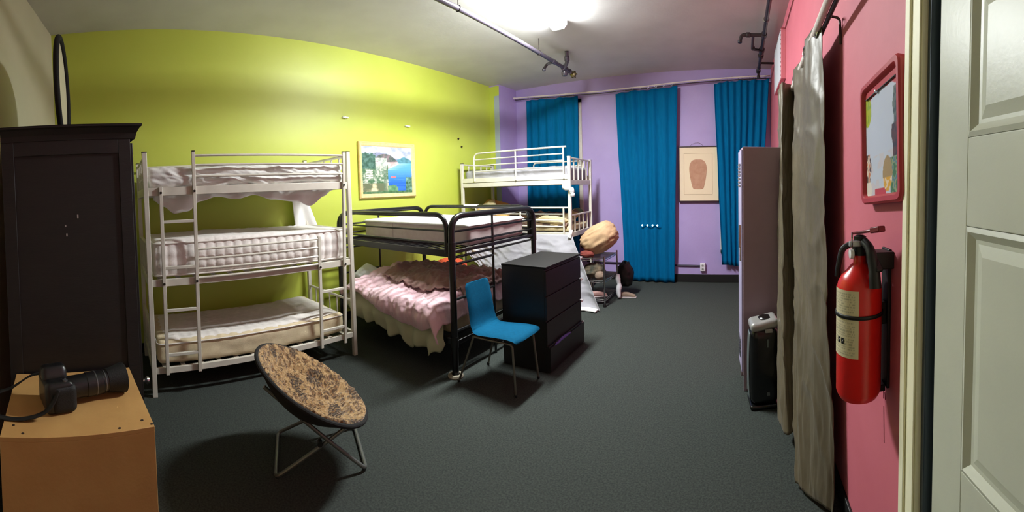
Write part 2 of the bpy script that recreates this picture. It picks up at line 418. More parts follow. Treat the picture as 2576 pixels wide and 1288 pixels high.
# ------------------------------------------------------------------ far curtains
rodz = [(-4.16,3.425),(-3.2,3.36),(-2.4,3.33),(-1.6,3.345),(-.6,3.40),(.2,3.445),(.50,3.46)]
t = thing('curtain_rod', 'long thin pale rod across the purple window wall under the ceiling', 'curtain rod', (-1.8,6.62,3.4))
MB().tube([(x,6.62,z) for x,z in rodz],.012,10).build('rod','rod_white',t)
MB().lathe([(0,-.02),(.022,-.018),(.022,.012),(.013,.02),(0,.022)],(-4.165,6.62,3.425),14,'x').build('end_cap','rod_white',t)
MB().tube([(x,6.645,z-.028-.006*sin(4*x)) for x,z in rodz],.007,8).build('cord','rod_dark',t)
for x in (-4.10,-1.85,.42):
    zz = interp(rodz,x); MB().tube([(x,6.62,zz),(x,6.70,zz),(x,YF,zz-.03)],.006,8).build('bracket','chrome',t)

def far_curtain(lbl, xt0,xt1,xb0,xb1,zb0,zb1, nf, seed, sag=.06):
    tt = thing('curtain', lbl, 'curtain', ((xt0+xt1)/2,6.62,max(zb0,zb1)), group='blue curtains on the purple wall')
    def f(u,v):
        a = xt0+(xt1-xt0)*u; b = xb0+(xb1-xb0)*u; s = v
        x = a+(b-a)*s
        zt = interp(rodz,a)-.045-.018*abs(sin(u*pi*nf*.5))-sag*(.5 if u<.1 else 0)*(1-u/.1 if u<.1 else 0)
        zb = zb0+(zb1-zb0)*u+.012*noise.noise(Vector((u*9,seed,3)))
        z = zt+(zb-zt)*s
        ph = u*nf*pi*2+1.6*noise.noise(Vector((u*4,seed,v*.7)))
        amp = .010+.018*(.5+.5*noise.noise(Vector((u*5+seed,1.3,v*.4))))
        y = 6.628+amp*sin(ph)+.012*noise.noise(Vector((u*14,seed+4,v*3)))
        x += .008*noise.noise(Vector((u*7,seed,v*5)))
        return (x,y,z)
    MB().grid(f,int(nf*14),40).build('cloth','blue_curtain',tt,smooth=80,solid=.003)
    hk = MB(); n = int(nf)+2
    for i in range(n):
        u = (i+.3)/n; x = xt0+(xt1-xt0)*u; zz = interp(rodz,x)
        hk.tube([(x+.014*cos(a),6.62,zz-.012+.026*sin(a)) for a in [2*pi*k/12 for k in range(12)]],.003,6,closed=True)
    hk.build_each('hook','chrome',tt)
far_curtain('blue curtain behind the white bunk bed, beside the pier', -3.90,-2.83,-3.93,-2.86,.35,.35, 6, 2.1)
far_curtain('full-length blue curtain down to the carpet, with lights glowing through', -2.13,-1.04,-1.99,-1.12,.02,.015, 6, 5.7)
far_curtain('blue curtain ending above the floor, partly behind the mauve locker', -.43,.48,-.31,.30,.33,.27, 8, 9.3)
t = thing('led_strip', 'row of four small bluish lights glowing on the blue curtain', 'lights', (-1.53,6.575,.99))
MB().box(-1.70,-1.36,6.578,6.586,.982,.998).build('strip_body','blue_curtain',t)
for i,x in enumerate((-1.665,-1.575,-1.485,-1.40)):
    MB().lathe([(0,-.005),(.011,-.004),(.015,0),(.015,.004)],(x,6.578,.99),14,'y').build('led','led',t)

# framed print between the curtains
t = thing('framed_print', 'dark framed print of a brown vase shape hanging between two blue curtains', 'framed picture', (-.70,6.70,1.85), group=None)
x0,x1,z0,z1 = -1.04,-.355,1.375,2.325
MB().box(x0,x1,YF-.045,YF,z1-.018,z1).box(x0,x1,YF-.045,YF,z0,z0+.028).box(x0,x0+.010,YF-.045,YF,z0,z1).box(x1-.014,x1,YF-.045,YF,z0,z1).build('frame','frame_dark',t,bevel=.002)
MB().box(x0+.01,x1-.014,YF-.032,YF-.005,z0+.028,z1-.018).build('mat_board','paper',t,smooth=0)
pl = MB(); a0,a1,c0,c1 = -.955,-.47,1.51,2.205
for a,b,c,d in ((a0,a1,c0,c0+.004),(a0,a1,c1-.005,c1),(a0,a0+.004,c0,c1),(a1-.004,a1,c0,c1)): pl.box(a,b,YF-.034,YF-.032,c,d)
pl.build('print_border','print_line',t,smooth=0)
vp = [(-.085,1.60),(.085,1.60),(.105,1.66),(.135,1.80),(.15,1.92),(.145,2.0),(.115,2.07),(.06,2.10),(-.06,2.10),(-.115,2.07),(-.145,2.0),(-.15,1.92),(-.135,1.80),(-.105,1.66)]
vs = [p.to_tuple() for p in fillet([(a,0,b) for a,b in vp],.04,4,closed=True)]
MB().prism([(v[0]-.715,v[2]) for v in vs],lambda a,b,d:(a,d,b),YF-.036,YF-.032).build('vase_print','print',t,smooth=0)
MB().tube(spline([(-.86,YF-.02,2.325),(-.80,YF-.02,2.365),(-.72,YF-.02,2.385),(-.66,YF-.02,2.36),(-.62,YF-.02,2.325)]),.002,6).build('hanging_wire','wire',t)

# outlet and conduit
t = thing('wall_outlet', 'white wall outlet low on the purple wall under the framed print', 'outlet', (-.645,6.72,.27))
MB().box(-.69,-.60,YF-.055,YF,.20,.335).build('box','outlet',t,bevel=.006)
fp = MB()
for z in (.235,.295): fp.lathe([(0,-.004),(.018,-.003),(.019,0)],(-.645,YF-.055,z),14,'y')
fp.build_each('socket','silver',t)
t = tag(MB().tube([(-2.75,YF-.02,.30),(-1.6,YF-.02,.295),(-.69,YF-.02,.285)],.014,8).build('conduit','conduit'),'thin dark conduit running to the white outlet on the purple wall','conduit')

# ------------------------------------------------------------------ painting on the green wall
def painting():
    X = XG+.045; y0,y1,z0,z1 = 3.10,4.13,1.595,2.375
    t = thing('painting', 'gold-framed lake landscape painting on the green wall', 'painting', (X,3.62,z0))
    fr = MB(); w = .062
    prof = [(0,0),(0,.03),(.012,.042),(.024,.034),(.040,.030),(.052,.022),(.062,.012),(.062,0)]
    cor = [(y0,z0,1,1),(y1,z0,-1,1),(y1,z1,-1,-1),(y0,z1,1,-1)]
    vs = []
    for (yy,zz,sy,sz) in cor:
        for d,h in prof: vs.append((XG+.004+h,yy+sy*d,zz+sz*d))
    n = len(prof); fs = [(i*n+j,((i+1)%4)*n+j,((i+1)%4)*n+(j+1)%n,i*n+(j+1)%n) for i in range(4) for j in range(n)]
    fr.add(vs,fs).build('frame','gold',t,smooth=25)
    def mix(a,b,t): return tuple(x+(y-x)*t for x,y in zip(a,b))
    def col(u,v):       # u left to right, v bottom to top
        n1 = fbm(u*6,v*6,.3); n2 = fbm(u*18,v*18,1.7); n3 = noise.noise(Vector((u*30,v*12,5)))
        c = mix((150,160,190),(222,222,226),max(0,min(1,.5+n1*.9+ (u-.5)*.5)))          # sky
        h1 = .80-.06*abs(u-.35)*2+.05*noise.noise(Vector((u*5,2,0)))+.07*(u<.55)*sin(u*6)
        if v < h1: c = mix((108,122,152),(150,150,178),.5+n1)
        h2 = .70+.10*max(0,1-abs(u-.84)/.2)-.1*(u<.6)
        if v < h2 and u > .55: c = mix((74,128,140),(96,150,170),.5+n2)
        h3 = .63+.22*max(0,1-((u-.44)/.30)**2)
        if v < h3 and u < .74: c = mix((74,88,84),(126,112,116),.5+n2) if v > .68 else mix((186,160,160),(212,200,192),.5+n2)
        shore = .46+.28*sm(.48,.66,v)
        if v < .66 and u > shore+.03*n1:
            deep = sm(.66,.0,v); c = mix((96,170,236),(20,84,190),deep*1.1 if deep<.9 else 1)
            if v > .5: c = mix(c,(190,206,236),.6*max(0,1-(u-shore)/.25))
            if abs(noise.noise(Vector((u*2,v*40,1))))>.35: c = mix(c,(90,150,220),.4)
        if .555<u<.66 and .335<v<.365: c = (206,110,118)
        if u < .5 and v < .62:
            c = mix((66,104,70),(190,190,180),max(0,min(1,.45+n2*1.1+.3*n3)))
            if v < .22: c = mix((214,196,160),(96,104,76),max(0,min(1,.5+n1*2)))
            if .06<u<.2 and .33<v<.58 and int(v*42)%2==0: c = (222,212,196)
        if u < .26 and .52 < v < .88-.25*abs(u-.13)-.05*n2: c = mix((36,76,60),(84,120,110),max(0,min(1,.5+n2)))
        if .25<u<.48 and .55+.3*n2<v*1.0<.76: c = mix((146,160,150),(226,222,214),max(0,min(1,.5+n2*1.5)))
        if .40<u<.48 and v<.5: c = mix(c,(84,110,90),.6)
        if u>.86 and v<.38+.1*n2: c = mix((44,88,64),(120,160,150),max(0,min(1,.45+n2)))
        if .48<u<.70 and v<.17+.06*n1-.3*max(0,u-.6): c = mix((70,122,86),(110,150,110),.5+n2)
        if v < .05: c = mix((60,100,60),(90,120,90),.5+n2)
        return tuple(max(0,min(255,q)) for q in c)
    MB().grid(lambda u,v:(XG+.018,y0+.06+(y1-y0-.12)*u,z0+.06+(z1-z0-.12)*v),150,110,col).build('canvas','paint',t,smooth=0)
painting()
for i,(y,z,m,l) in enumerate(((2.92,2.68,'white_cloth','tiny white hook high on the green wall above the triple bunk'),(4.02,2.645,'white_cloth','tiny white hook on the green wall above the lake painting'),
                 (5.18,2.54,'hole','upper dark nail on the green wall above the white bunk'),(5.26,2.41,'hole','lower dark nail on the green wall above the white bunk'))):
    mb = MB().lathe([(0,.03),(.014,.028),(.014,.02),(.007,.018),(.007,0)],(XG,y,z),10,'x')
    if m=='white_cloth': mb.box(XG+.005,XG+.03,y-.045,y+.045,z-.006,z+.008)
    tag(mb.build('wall_hook' if m=='white_cloth' else 'nail',m), l, 'hook' if m=='white_cloth' else 'nail')

# ------------------------------------------------------------------ triple bunk bed by the green wall
BX0, BX1, BY0, BY1 = -4.34, -3.39, .26, 2.25
def triple_bunk():
    t = thing('bunk_bed', 'white metal three-tier bunk bed with ladders against the green wall', 'bunk bed', ((BX0+BX1)/2,(BY0+BY1)/2,0))
    w = .042
    def post(x,y,h=2.09):
        o = MB().box(x-w/2,x+w/2,y-w/2,y+w/2,0,h).build('post','white_metal',t,bevel=.004)
        MB().box(x-w/2-.001,x+w/2+.001,y-w/2-.001,y+w/2+.001,h,h+.008).build('cap','cap',o)
    for x in (BX0,BX1):
        for y in (BY0,BY1): post(x,y)
    for z0,z1 in ((1.715,1.787),(.938,1.0),(.195,.246)):
        for x in (BX0,BX1): MB().box(x-.016,x+.016,BY0+w/2,BY1-w/2,z0,z1).build('side_rail','white_metal',t,bevel=.003)
        for y in (BY0,BY1): MB().box(BX0+w/2,BX1-w/2,y-.016,y+.016,z0,z1).build('end_rail','white_metal',t,bevel=.003)
        sl = MB()
        for k in range(12):
            y = BY0+.1+k*(BY1-BY0-.2)/11; sl.box(BX0+.016,BX1-.016,y-.02,y+.02,z1-.022,z1-.010)
        sl.build_each('slat','white_metal',t,bevel=.002)
    # ends: top bar with uprights for each tier
    for y in (BY0,BY1):
        for zt,zb in ((2.05,1.787),(1.30,1.0),(.56,.246)):
            e = MB().tube([(BX0,y,zt),(BX1,y,zt)],.014,10)
            for k in range(1,6):
                x = BX0+(BX1-BX0)*k/6; e.tube([(x,y,zb),(x,y,zt)],.008,8)
            e.build('end_guard','white_metal',t)
    # left ladder, its right upright runs the whole height
    xl = BX1+.030
    def upright(y0b,y0t,zb,zt):
        o = MB().bar((xl,y0b,zb),(xl,y0t,zt),.03,.024).build('ladder_upright','white_metal',t,bevel=.003)
        if zt > 1.9: MB().box(xl-.016,xl+.016,y0t-.013,y0t+.013,zt,zt+.008).build('cap','cap',o)
    upright(.375,.385,.19,1.79); upright(.655,.68,.19,2.085)
    for z in (1.49,1.097,.734,.358): MB().bar((xl,.382,z),(xl,.668,z),.022,.026).build('rung','white_metal',t,bevel=.003)
    # right ladder and the tall guard post
    upright(1.85,1.865,.175,1.265); upright(2.12,2.185,.165,2.085)
    for z in (.72,.338): MB().bar((xl,1.858,z),(xl,2.14,z),.022,.026).build('rung','white_metal',t,bevel=.003)
    for z in (2.05,1.967,1.869): MB().tube([(xl,.678,z),(xl,2.175,z)],.0105,10).build('guard_bar','white_metal',t)
    for z in (1.241,1.158,1.072,.995): MB().tube([(xl,.666,z),(xl,1.86,z)],.010,10).build('guard_bar','white_metal',t)
    for z in (2.05,1.94): MB().tube([(BX0,BY0,z),(BX0,BY1,z)],.0105,10).build('guard_bar','white_metal',t)
    sc = MB()
    for y,z in ((.384,1.74),(.675,1.745),(2.17,1.755),(.662,.97),(.378,.965),(1.862,.965),(2.15,.96)): sc.lathe([(0,.02),(.010,.018),(.011,.012)],(xl+.002,y,z),10,'x')
    sc.build_each('bolt','screw',t)
    # top mattress with a loose wrinkled sheet
    def wr(p,n):
        if n.z > .7: return Vector((0,0,.016*fbm(p.x*4,p.y*3,0)+.02*sm(.9,2.2,p.y)))
        a = ridge(p.y*2.2+p.z*5,p.z*13-p.y*1.6,1.)*.8+ridge(p.y*6+p.z*14,p.z*16,4.)*.5+.25*ridge(p.y*13+p.z*24,p.z*18,6.)
        return n*(.024*a) + Vector((0,0,.008*fbm(p.y*5,p.x,3)))
    m1 = thing('mattress', 'top mattress of the triple bunk under a crumpled loose white sheet', 'mattress', (BX0+.45,1.25,1.78))
    MB().soft(BX0+.03,BX1-.026,BY0+.03,BY1-.06,1.79,1.965,.05,26,170,22,wr).build('mattress_body','sheet',m1,smooth=80)
    def hang(u,v):
        y = .33+1.80*u
        dep = interp([(0,.03),(.05,.09),(.10,.155),(.17,.14),(.24,.055),(.32,.02),(.42,.05),(.52,.02),(.62,.07),(.76,.10),(.85,.15),(.93,.06),(1,.0)],u)
        x = BX1-.05-.05*v+.012*sin(u*40+v*3)+.01*noise.noise(Vector((u*20,v*4,0)))
        return (x, y+.01*noise.noise(Vector((u*16,v*3,7))), 1.795-(.085+dep)*v)
    MB().grid(hang,90,12).build('sheet_hem','sheet',m1,smooth=80,solid=.003)
    # sheet tail hanging at the back right
    def tail(u,v): return (BX0+.06-.04*v+.02*sin(u*9)*v, 2.02+.06*v+(.16+.16*v)*u, 1.76-.52*v)
    MB().grid(tail,24,10).build('sheet_tail','sheet',m1,smooth=80,solid=.003)
    # middle quilted mattress
    def q(p,n):
        if abs(n.z) > .7: return Vector((0,0,.010*fbm(p.x*5,p.y*4,2)+.012*sin((p.y-BY0)*2.6)))
        s = max(0,abs(sin(p.y*pi/.085)))**.5
        return n*(.012*(s-.5)+.014*sin(pi*max(0,min(1,(p.z-1.01)/.31)))+.003*sin(p.z*58))+Vector((0,0,.008*fbm(p.y*2,0,1)*sm(1.1,1.3,p.z)))
    m2 = thing('mattress', 'thick quilted white mattress on the middle tier of the triple bunk', 'mattress', (BX0+.45,1.25,1.0))
    MB().soft(BX0+.03,BX1-.035,BY0+.05,BY1-.035,1.005,1.325,.045,24,190,26,q).build('mattress_body','mat_quilt',m2,smooth=80)
    for z in (1.300,1.022):
        MB().tube(fillet([(BX0+.025,BY0+.045,z),(BX1-.028,BY0+.045,z),(BX1-.028,BY1-.03,z),(BX0+.025,BY1-.03,z)],.06,6,closed=True),.007,8,closed=True).build('piping','mat_top',m2)
    # bottom mattress
    def sag(p,n):
        d = Vector((0,0,.018*(cos((p.y-1.25)*2.2)-1)*-.6 - .014))
        if n.z > .7: d += Vector((0,0,.012*fbm(p.x*5,p.y*4,5)+.006*sin(p.x*55)*sin(p.y*55)*.4))
        else: d += n*.008*fbm(p.y*4,p.z*8,9)
        return d
    m3 = thing('mattress', 'cream mattress with worn top on the lowest tier of the triple bunk', 'mattress', (BX0+.45,1.25,.246))
    MB().soft(BX0+.03,BX1-.03,BY0+.04,BY1-.10,.255,.455,.04,40,90,8,sag).build('mattress_body','mat_cream',m3,smooth=80)
    def topq(u,v):
        x = BX0+.07+(BX1-BX0-.13)*v; y = BY0+.09+(BY1-BY0-.24)*u
        e = min(u,1-u,v,1-v); k = sm(0,.06,e)
        return (x,y,.448+.014*k+.010*fbm(x*5,y*4,5)+.004*sin(x*60+y*40)*sin(x*60-y*40)*k+.018*(cos((y-1.25)*2.2)-1)*-.6-.014+.014*ridge(x*2,y*5,4)*sm(.55,.8,u))
    MB().grid(topq,110,50).build('quilted_top','mat_top',m3,smooth=80,solid=.006)
    MB().tube(fillet([(BX0+.03,BY0+.04,.43),(BX1-.026,BY0+.04,.43),(BX1-.026,BY1-.10,.43),(BX0+.03,BY1-.10,.43)],.06,6,closed=True),.006,8,closed=True).build('piping','mat_top',m3)
triple_bunk()

# ------------------------------------------------------------------ black metal bunk with mattress
KX0,KX1,KY0,KY1 = -4.16,-2.33,2.60,4.04
def black_bunk():
    t = thing('bunk_bed', 'black tubular metal bunk bed with rounded rail corners', 'bunk bed', ((KX0+KX1)/2,(KY0+KY1)/2,0))
    def end(x):      # hooped end frame
        top = fillet([(x,KY0,0),(x,KY0,1.43),(x,KY1,1.43),(x,KY1,0)],.16,10)
        MB().tube(top,.030,16).build('end_hoop','black_metal',t)
        mid = KY0+.62
        for z in (1.292,1.186,1.062): MB().tube([(x,KY0,z),(x,KY1,z)],.0115,8).build('end_bar','black_metal',t)
        MB().bar((x,KY0,1.112),(x,KY1,1.112),.026,.03).build('end_rail','black_metal',t,bevel=.003)
        MB().tube([(x,mid,0),(x,mid,1.43)],.0125,8).build('ladder_upright','black_metal',t)
        for z in (1.00,.685,.40): MB().tube([(x,KY0,z),(x,mid,z)],.0125,8).build('ladder_rung','black_metal',t)
        MB().bar((x,KY0,.30),(x,KY1,.30),.03,.04).build('end_rail','black_metal',t,bevel=.003)
        for y in (KY0,KY1): MB().tube([(x,y,1.05),(x,y,1.20)],.035,14).tube([(x,y,.26),(x,y,.36)],.035,14).build_each('joint_sleeve','black_metal',t)
    end(KX0); end(KX1)
    for x,y in ((KX0,KY0),(KX1,KY0),(KX0,KY1),(KX1,KY1)):
        o = MB().lathe([(0,0),(.034,0),(.034,.02),(.032,.035),(0,.036)],(x,y,0),16).build('foot','black_metal',t)
    for y in (KY0,KY1):   # side guards: hooped tube with bars
        yy = y
        g = fillet([(KX0+.05,yy,1.10),(KX0+.05,yy,1.445),(KX1-.055,yy,1.445),(KX1-.055,yy,1.10)],.15,10)
        MB().tube(g,.023,12).build('side_hoop','black_metal',t)
        for z in (1.30,1.19): MB().tube([(KX0+.05,yy,z),(KX1-.055,yy,z)],.010,8).build('guard_bar','black_metal',t)
        MB().bar((KX0,yy,1.098),(KX1,yy,1.098),.026,.062).build('side_rail','black_metal',t,bevel=.003)
        MB().bar((KX0,yy,.31),(KX1,yy,.31),.026,.05).build('side_rail','black_metal',t,bevel=.003)
    for k in range(22):
        x = KX0+.08+k*(KX1-KX0-.16)/21; MB().tube([(x,KY0,1.105),(x,KY1,1.105)],.0075,6).build('slat','black_metal',t)
    sl = MB()
    for k in range(14):
        x = KX0+.1+k*(KX1-KX0-.2)/13; sl.bar((x,KY0,.33),(x,KY1,.33),.05,.012)
    sl.build_each('lower_slat','black_metal',t)
    lab(MB().box(KX0+.80,KX0+1.02,KY1-.030,KY1+.026,1.452,1.474).build('white_sticker','tag',t,bevel=.004),'white label strip around the rear rail')
    tag(MB().lathe([(.034,0),(.068,.0),(.072,.012),(.066,.026),(.040,.028),(.036,.010)],(KX1+.0,KY0,.0),24).build('floor_cup','cup'),'pale round floor cup around the foot of the black bunk','furniture cup')
    # mattress of the upper tier
    m = thing('mattress', 'white topped foam mattress lying on the black bunk', 'mattress', (-3.25,3.43,1.115))
    MB().soft(-4.10,-2.41,2.94,3.95,1.118,1.325,.03,44,26,8,lambda p,n: n*.006*fbm(p.x*3,p.y*3,p.z*4)).build('mattress_body','mat_side',m,smooth=80)
    def top(u,v):
        e = min(u,1-u,v,1-v)
        return (-4.112+1.712*u, 2.928+1.032*v, 1.322+.012*sm(0,.03,e)+.006*fbm(u*5,v*4,1)-.012*sm(.02,0,e))
    MB().grid(top,70,50).build('mattress_top','mat_white',m,smooth=80,solid=.010)
    MB().box(-3.535,-3.53,2.931,2.936,1.14,1.31).build('seam','mat_side',m)
black_bunk()

# lower bed of the black bunk: futon, cream sheet, pink duvet, brown throw
tag(MB().soft(-4.10,-2.42,2.66,3.96,.34,.50,.05,30,24,6,lambda p,n:n*.01*fbm(p.x*3,p.y*3,p.z*3)).build('futon_mattress','mat_cream',smooth=80),
    'pale futon mattress buried under the pink duvet of the black bunk','mattress')
def under(u,v):
    x = -3.90+1.48*u
    hem = interp([(0,.34),(.08,.26),(.2,.25),(.35,.26),(.5,.20),(.62,.22),(.7,.15),(.8,.20),(.88,.145),(.95,.20),(1,.27)],u)
    zt = .53; z = zt+(hem-zt)*v
    y = 2.585-.035*v-(.05+.06*max(0,1-u*4))*sin(pi*v)*(1-.3*u)+.028*sin(u*46+1.5*noise.noise(Vector((u*6,0,v))))*v+.02*noise.noise(Vector((u*9,v*3,2)))
    return (x+.012*sin(u*46+1.2)*v, y, z+.010*sin(u*70)*v)
tag(MB().grid(under,150,16).build('bed_sheet','sheet_green',smooth=80,solid=.004),'rumpled cream sheet hanging under the pink duvet','bed sheet')
def duv(u,v):
    x = -3.93+1.53*u
    if v < .68:
        s = v/.68; y = 3.92-1.36*s
        z = .585+.075*sin(pi*min(1,s*1.05))*(.6+.5*(1-u))+.03*sm(.75,1,1-u)
    else:
        s = (v-.68)/.32; hem = interp([(0,.58),(.15,.55),(.3,.50),(.5,.45),(.7,.40),(.85,.38),(1,.46)],u)
        y = 2.56-.075*sin(s*pi*.85)-.02*s; z = .62+(hem-.62)*(s**1.15)
    if u > .93 and False: pass
    f1 = ridge(x*3.2+y*1.5,y*3.0-x*.8,.5); f2 = ridge(x*7+y*3,y*6,2.2); f3 = fbm(x*3,y*3,z*2)
    k = .034*f1+.024*f2+.05*f3+.012*ridge(x*15+y*5,y*13-x*4,5.)+.005*ridge(x*30,y*28,8.)
    if v < .68: z += k
    else: y -= k*.9; z += .016*f2
    if u < .05: z -= .10*(1-u/.05)
    if u > .95: z -= .16*((u-.95)/.05)
    return (x,y,z)
d = tag(MB().grid(duv,220,160).build('duvet','duvet',smooth=80,solid=.012),'crumpled pink duvet on the lower level of the black bunk','duvet')
def thr(u,v):
    x = -3.66+1.22*u; s = v*(.93-.22*abs(u-.45)); y = 3.90-1.25*s
    q = duv((x+3.93)/1.53, (3.92-y)/1.36*.68)
    k = .030+.018*ridge(x*6,y*5,7.)+.02*fbm(x*4,y*4,3)+.010*ridge(x*14+y*6,y*12,2.)+.03*sin(pi*min(1,max(0,v)))
    return (x,y,q[2]+k)
tag(MB().grid(thr,90,70).build('throw_blanket','throw',smooth=80,solid=.010),'brown throw blanket spread over the pink duvet','blanket')
def pillow(mb, c, sx, sy, h, rot=(0,0,0), seed=0, wr=.012, nu=34, pw=2.6, gath=0.):
    R = Matrix.Rotation(rot[2],3,'Z') @ Matrix.Rotation(rot[1],3,'Y') @ Matrix.Rotation(rot[0],3,'X'); c = Vector(c)
    for sg in (1,-1):
        def f(u,v):
            a, b = 2*u-1, 2*v-1
            k = max(0,(1-abs(a)**pw)*(1-abs(b)**pw))**.5
            e = 1-.07*(1-abs(a)**2)*abs(b)**3-.0; e2 = 1-.07*(1-abs(b)**2)*abs(a)**3
            p = Vector((a*sx/2*e2, b*sy/2*e, sg*h/2*k))
            p += Vector((0,0,sg*wr*k*(ridge(a*2.2+seed,b*2.6,seed)+.6*fbm(a*3,b*3,seed+sg))))
            return tuple(c+R@p)
        mb.grid(f,nu,nu)
    return mb
tag(pillow(MB(),(-3.99,2.92,.635),.40,.30,.14,(.5,.3,.2),3).build('pillow','white_cloth',smooth=80),'small white pillow tucked at the left end of the pink duvet','pillow')

# ------------------------------------------------------------------ low table and orange cloth by the green wall
t = thing('side_table', 'low black table with a light wood top between black and white bunks', 'table', (-4.05,4.48,0))
MB().box(-4.38,-3.74,4.15,4.82,.435,.458).build('table_top','table_top',t,bevel=.003)
MB().box(-4.36,-3.80,4.22,4.78,.06,.435).build('body','black_body',t,bevel=.004)
for x in (-4.33,-3.83):
    for y in (4.25,4.75): MB().box(x-.02,x+.02,y-.02,y+.02,0,.06).build('leg','black_body',t)
def lump(mb, c, sx, sy, sz, seed, n=34, amp=.22, fr=2.2):
    c = Vector(c)
    def f(u,v):
        th = 2*pi*u; ph = pi*v; d = Vector((sin(ph)*cos(th),sin(ph)*sin(th),-cos(ph)))
        r = 1+amp*(ridge(d.x*fr+seed,d.y*fr,d.z*fr)*.6+.5*fbm(d.x*fr*1.4,d.y*fr*1.4+seed,d.z*fr*1.4))
        p = Vector((d.x*sx,d.y*sy,d.z*sz))*r
        return (c.x+p.x, c.y+p.y, max(c.z-sz*.82, c.z+p.z))
    return mb.grid(f,n,n,closeu=True)
tag(lump(MB(),(-4.05,4.50,.535),.24,.17,.09,1.3).build('folded_cloth','orange_cloth',smooth=80),'crumpled orange cloth on the light wood table top','cloth')

# ------------------------------------------------------------------ white bunk by the windows (local frame, slightly turned)
WL, WD = 1.90, .93
def white_bunk():
    t = thing('bunk_bed', 'white metal bunk bed with curved guard rail in front of the blue curtain', 'bunk bed', (-2.38,5.20,0), radians(3))
    MX = MW[t.name]
    B = lambda mb,n,m='white_metal',**k: mb.build(n,m,t,local=True,**k)
    w = .045                      # local: x from -WL to 0, y from 0 to WD
    for x in (-WL,0):
        for y in (0,WD):
            o = B(MB().box(x-w/2,x+w/2,y-w/2,y+w/2,0,2.10),'post',bevel=.004)
            MB().box(x-w/2-.001,x+w/2+.001,y-w/2-.001,y+w/2+.001,2.10,2.108).build('cap','cap' if x<0 else 'white_metal',o,local=True)
    for y in (0,WD):
        B(MB().box(-WL+w/2,-w/2,y-.015,y+.015,1.705,1.772),'side_rail',bevel=.003)
        B(MB().box(-WL+w/2,-w/2,y-.022,y+.018,1.778,1.850),'side_ledge',bevel=.004)
        B(MB().box(-WL+w/2,-w/2,y-.016,y+.016,.935,1.005),'side_rail',bevel=.003)
        B(MB().box(-WL+w/2,-w/2,y-.016,y+.016,.20,.26),'side_rail',bevel=.003)
    for x in (-WL,0):
        for z0,z1 in ((1.70,1.77),(.935,1.005),(.20,.26)): B(MB().box(x-.015,x+.015,w/2,WD-w/2,z0,z1),'end_rail',bevel=.003)
        for zt,zb in ((2.085,1.77),(1.255,1.005)):
            B(MB().bar((x,0,zt),(x,WD,zt),.03,.022),'end_top_bar',bevel=.003)
            for k in range(1,5): B(MB().bar((x,WD*k/5,zb),(x,WD*k/5,zt),.02,.02),'end_spindle',bevel=.002)
    for z in (1.76,.99):
        s_ = MB()
        for k in range(12): s_.box(-WL+.1+k*(WL-.2)/11-.02,-WL+.1+k*(WL-.2)/11+.02,.015,WD-.015,z-.012,z)
        s_.build_each('slat','white_metal',t,local=True)
    # curved guard rail on the front of the upper tier
    y = -.03
    B(MB().tube(fillet([(-1.63,y,1.80),(-1.63,y,2.245),(-.03,y,2.245)],.10,8),.0135,10),'guard_rail')
    for z in (2.145,2.05,1.955): B(MB().tube([(-1.63,y,z),(-.075,y,z)],.0095,8),'guard_bar')
    for x in (-.86,-.075): B(MB().tube([(x,y,1.79),(x,y,2.245)],.0125,10),'guard_post')
    yb = WD+.03
    B(MB().tube(fillet([(-1.05,yb,1.80),(-1.05,yb,2.10),(-.12,yb,2.10),(-.12,yb,1.80)],.06,8),.0115,10),'guard_rail')
    B(MB().tube([(-1.05,yb,2.02),(-.12,yb,2.02)],.0095,8),'guard_bar')
    # guard of the lower tier
    B(MB().tube([(-1.70,y,1.37),(-.02,y,1.37)],.0125,10),'guard_rail')
    for z in (1.275,1.185,1.095): B(MB().tube([(-1.62,y,z),(-.09,y,z)],.010,8),'guard_bar')
    for x in (-1.62,-.80,-.09): B(MB().tube([(x,y,.97),(x,y,1.37)],.0135,10),'guard_post')
    # upper mattress, wrinkled fitted cover
    def wr(p,n):
        if n.z > .7: return Vector((0,0,.012*fbm(p.x*4,p.y*4,0)))
        return n*(.014*(ridge((p.x+p.y)*7+p.z*8,p.z*3,1)*.6+ridge((p.x+p.y)*15+p.z*12,p.z*4,3)*.3))
    m = thing('mattress','white mattress in a wrinkled fitted cover atop the bunk by the curtain','mattress',mtx=MX @ Matrix.Translation((-.95,.46,1.78)))
    MB().soft(-.90,.90,-.435,.43,.0,.20,.05,110,50,12,wr).build('mattress_body','sheet_grey',m,local=True,smooth=80)
    # lower tier: thin mattress and patchwork blanket
    m = thing('mattress','pale mattress under the patchwork blanket on the lower white bunk','mattress',mtx=MX @ Matrix.Translation((-.95,.46,1.0)))
    MB().soft(-.92,.92,-.44,.44,.008,.10,.04,40,20,6,lambda p,n:n*.006*fbm(p.x*4,p.y*4,0)).build('mattress_body','pillow_cream',m,local=True,smooth=80)
    pal = [(166,136,96),(96,76,64),(78,96,70),(160,116,74),(124,98,86),(180,162,124),(76,58,54),(146,122,100)]
    def pc(u,v):
        a = int((u+.02*noise.noise(Vector((u*8,v*8,0))))*13); b = int((v+.03*noise.noise(Vector((v*7,u*9,1))))*8)
        return pal[(a*7+b*5+a*b) % 8]
    def bl(u,v):
        x = -1.72+1.66*u; y = -.010+.90*v
        z = 1.118+.10*sm(.25,1,v)+.05*max(0,fbm(x*2.5,y*3,2))+.028*ridge(x*5,y*6,1.4)+.10*math.exp(-((u-.93)/.07)**2-((v-.8)/.25)**2)
        if v < .08: z -= .04*(1-v/.08)
        return (x,y,z)
    b = thing('blanket','patchwork blanket in tan, green and brown on the lower white bunk','blanket',mtx=MX.copy())
    MB().grid(bl,130,70,pc).build('blanket_cloth','patch',b,local=True,smooth=80,solid=.010)
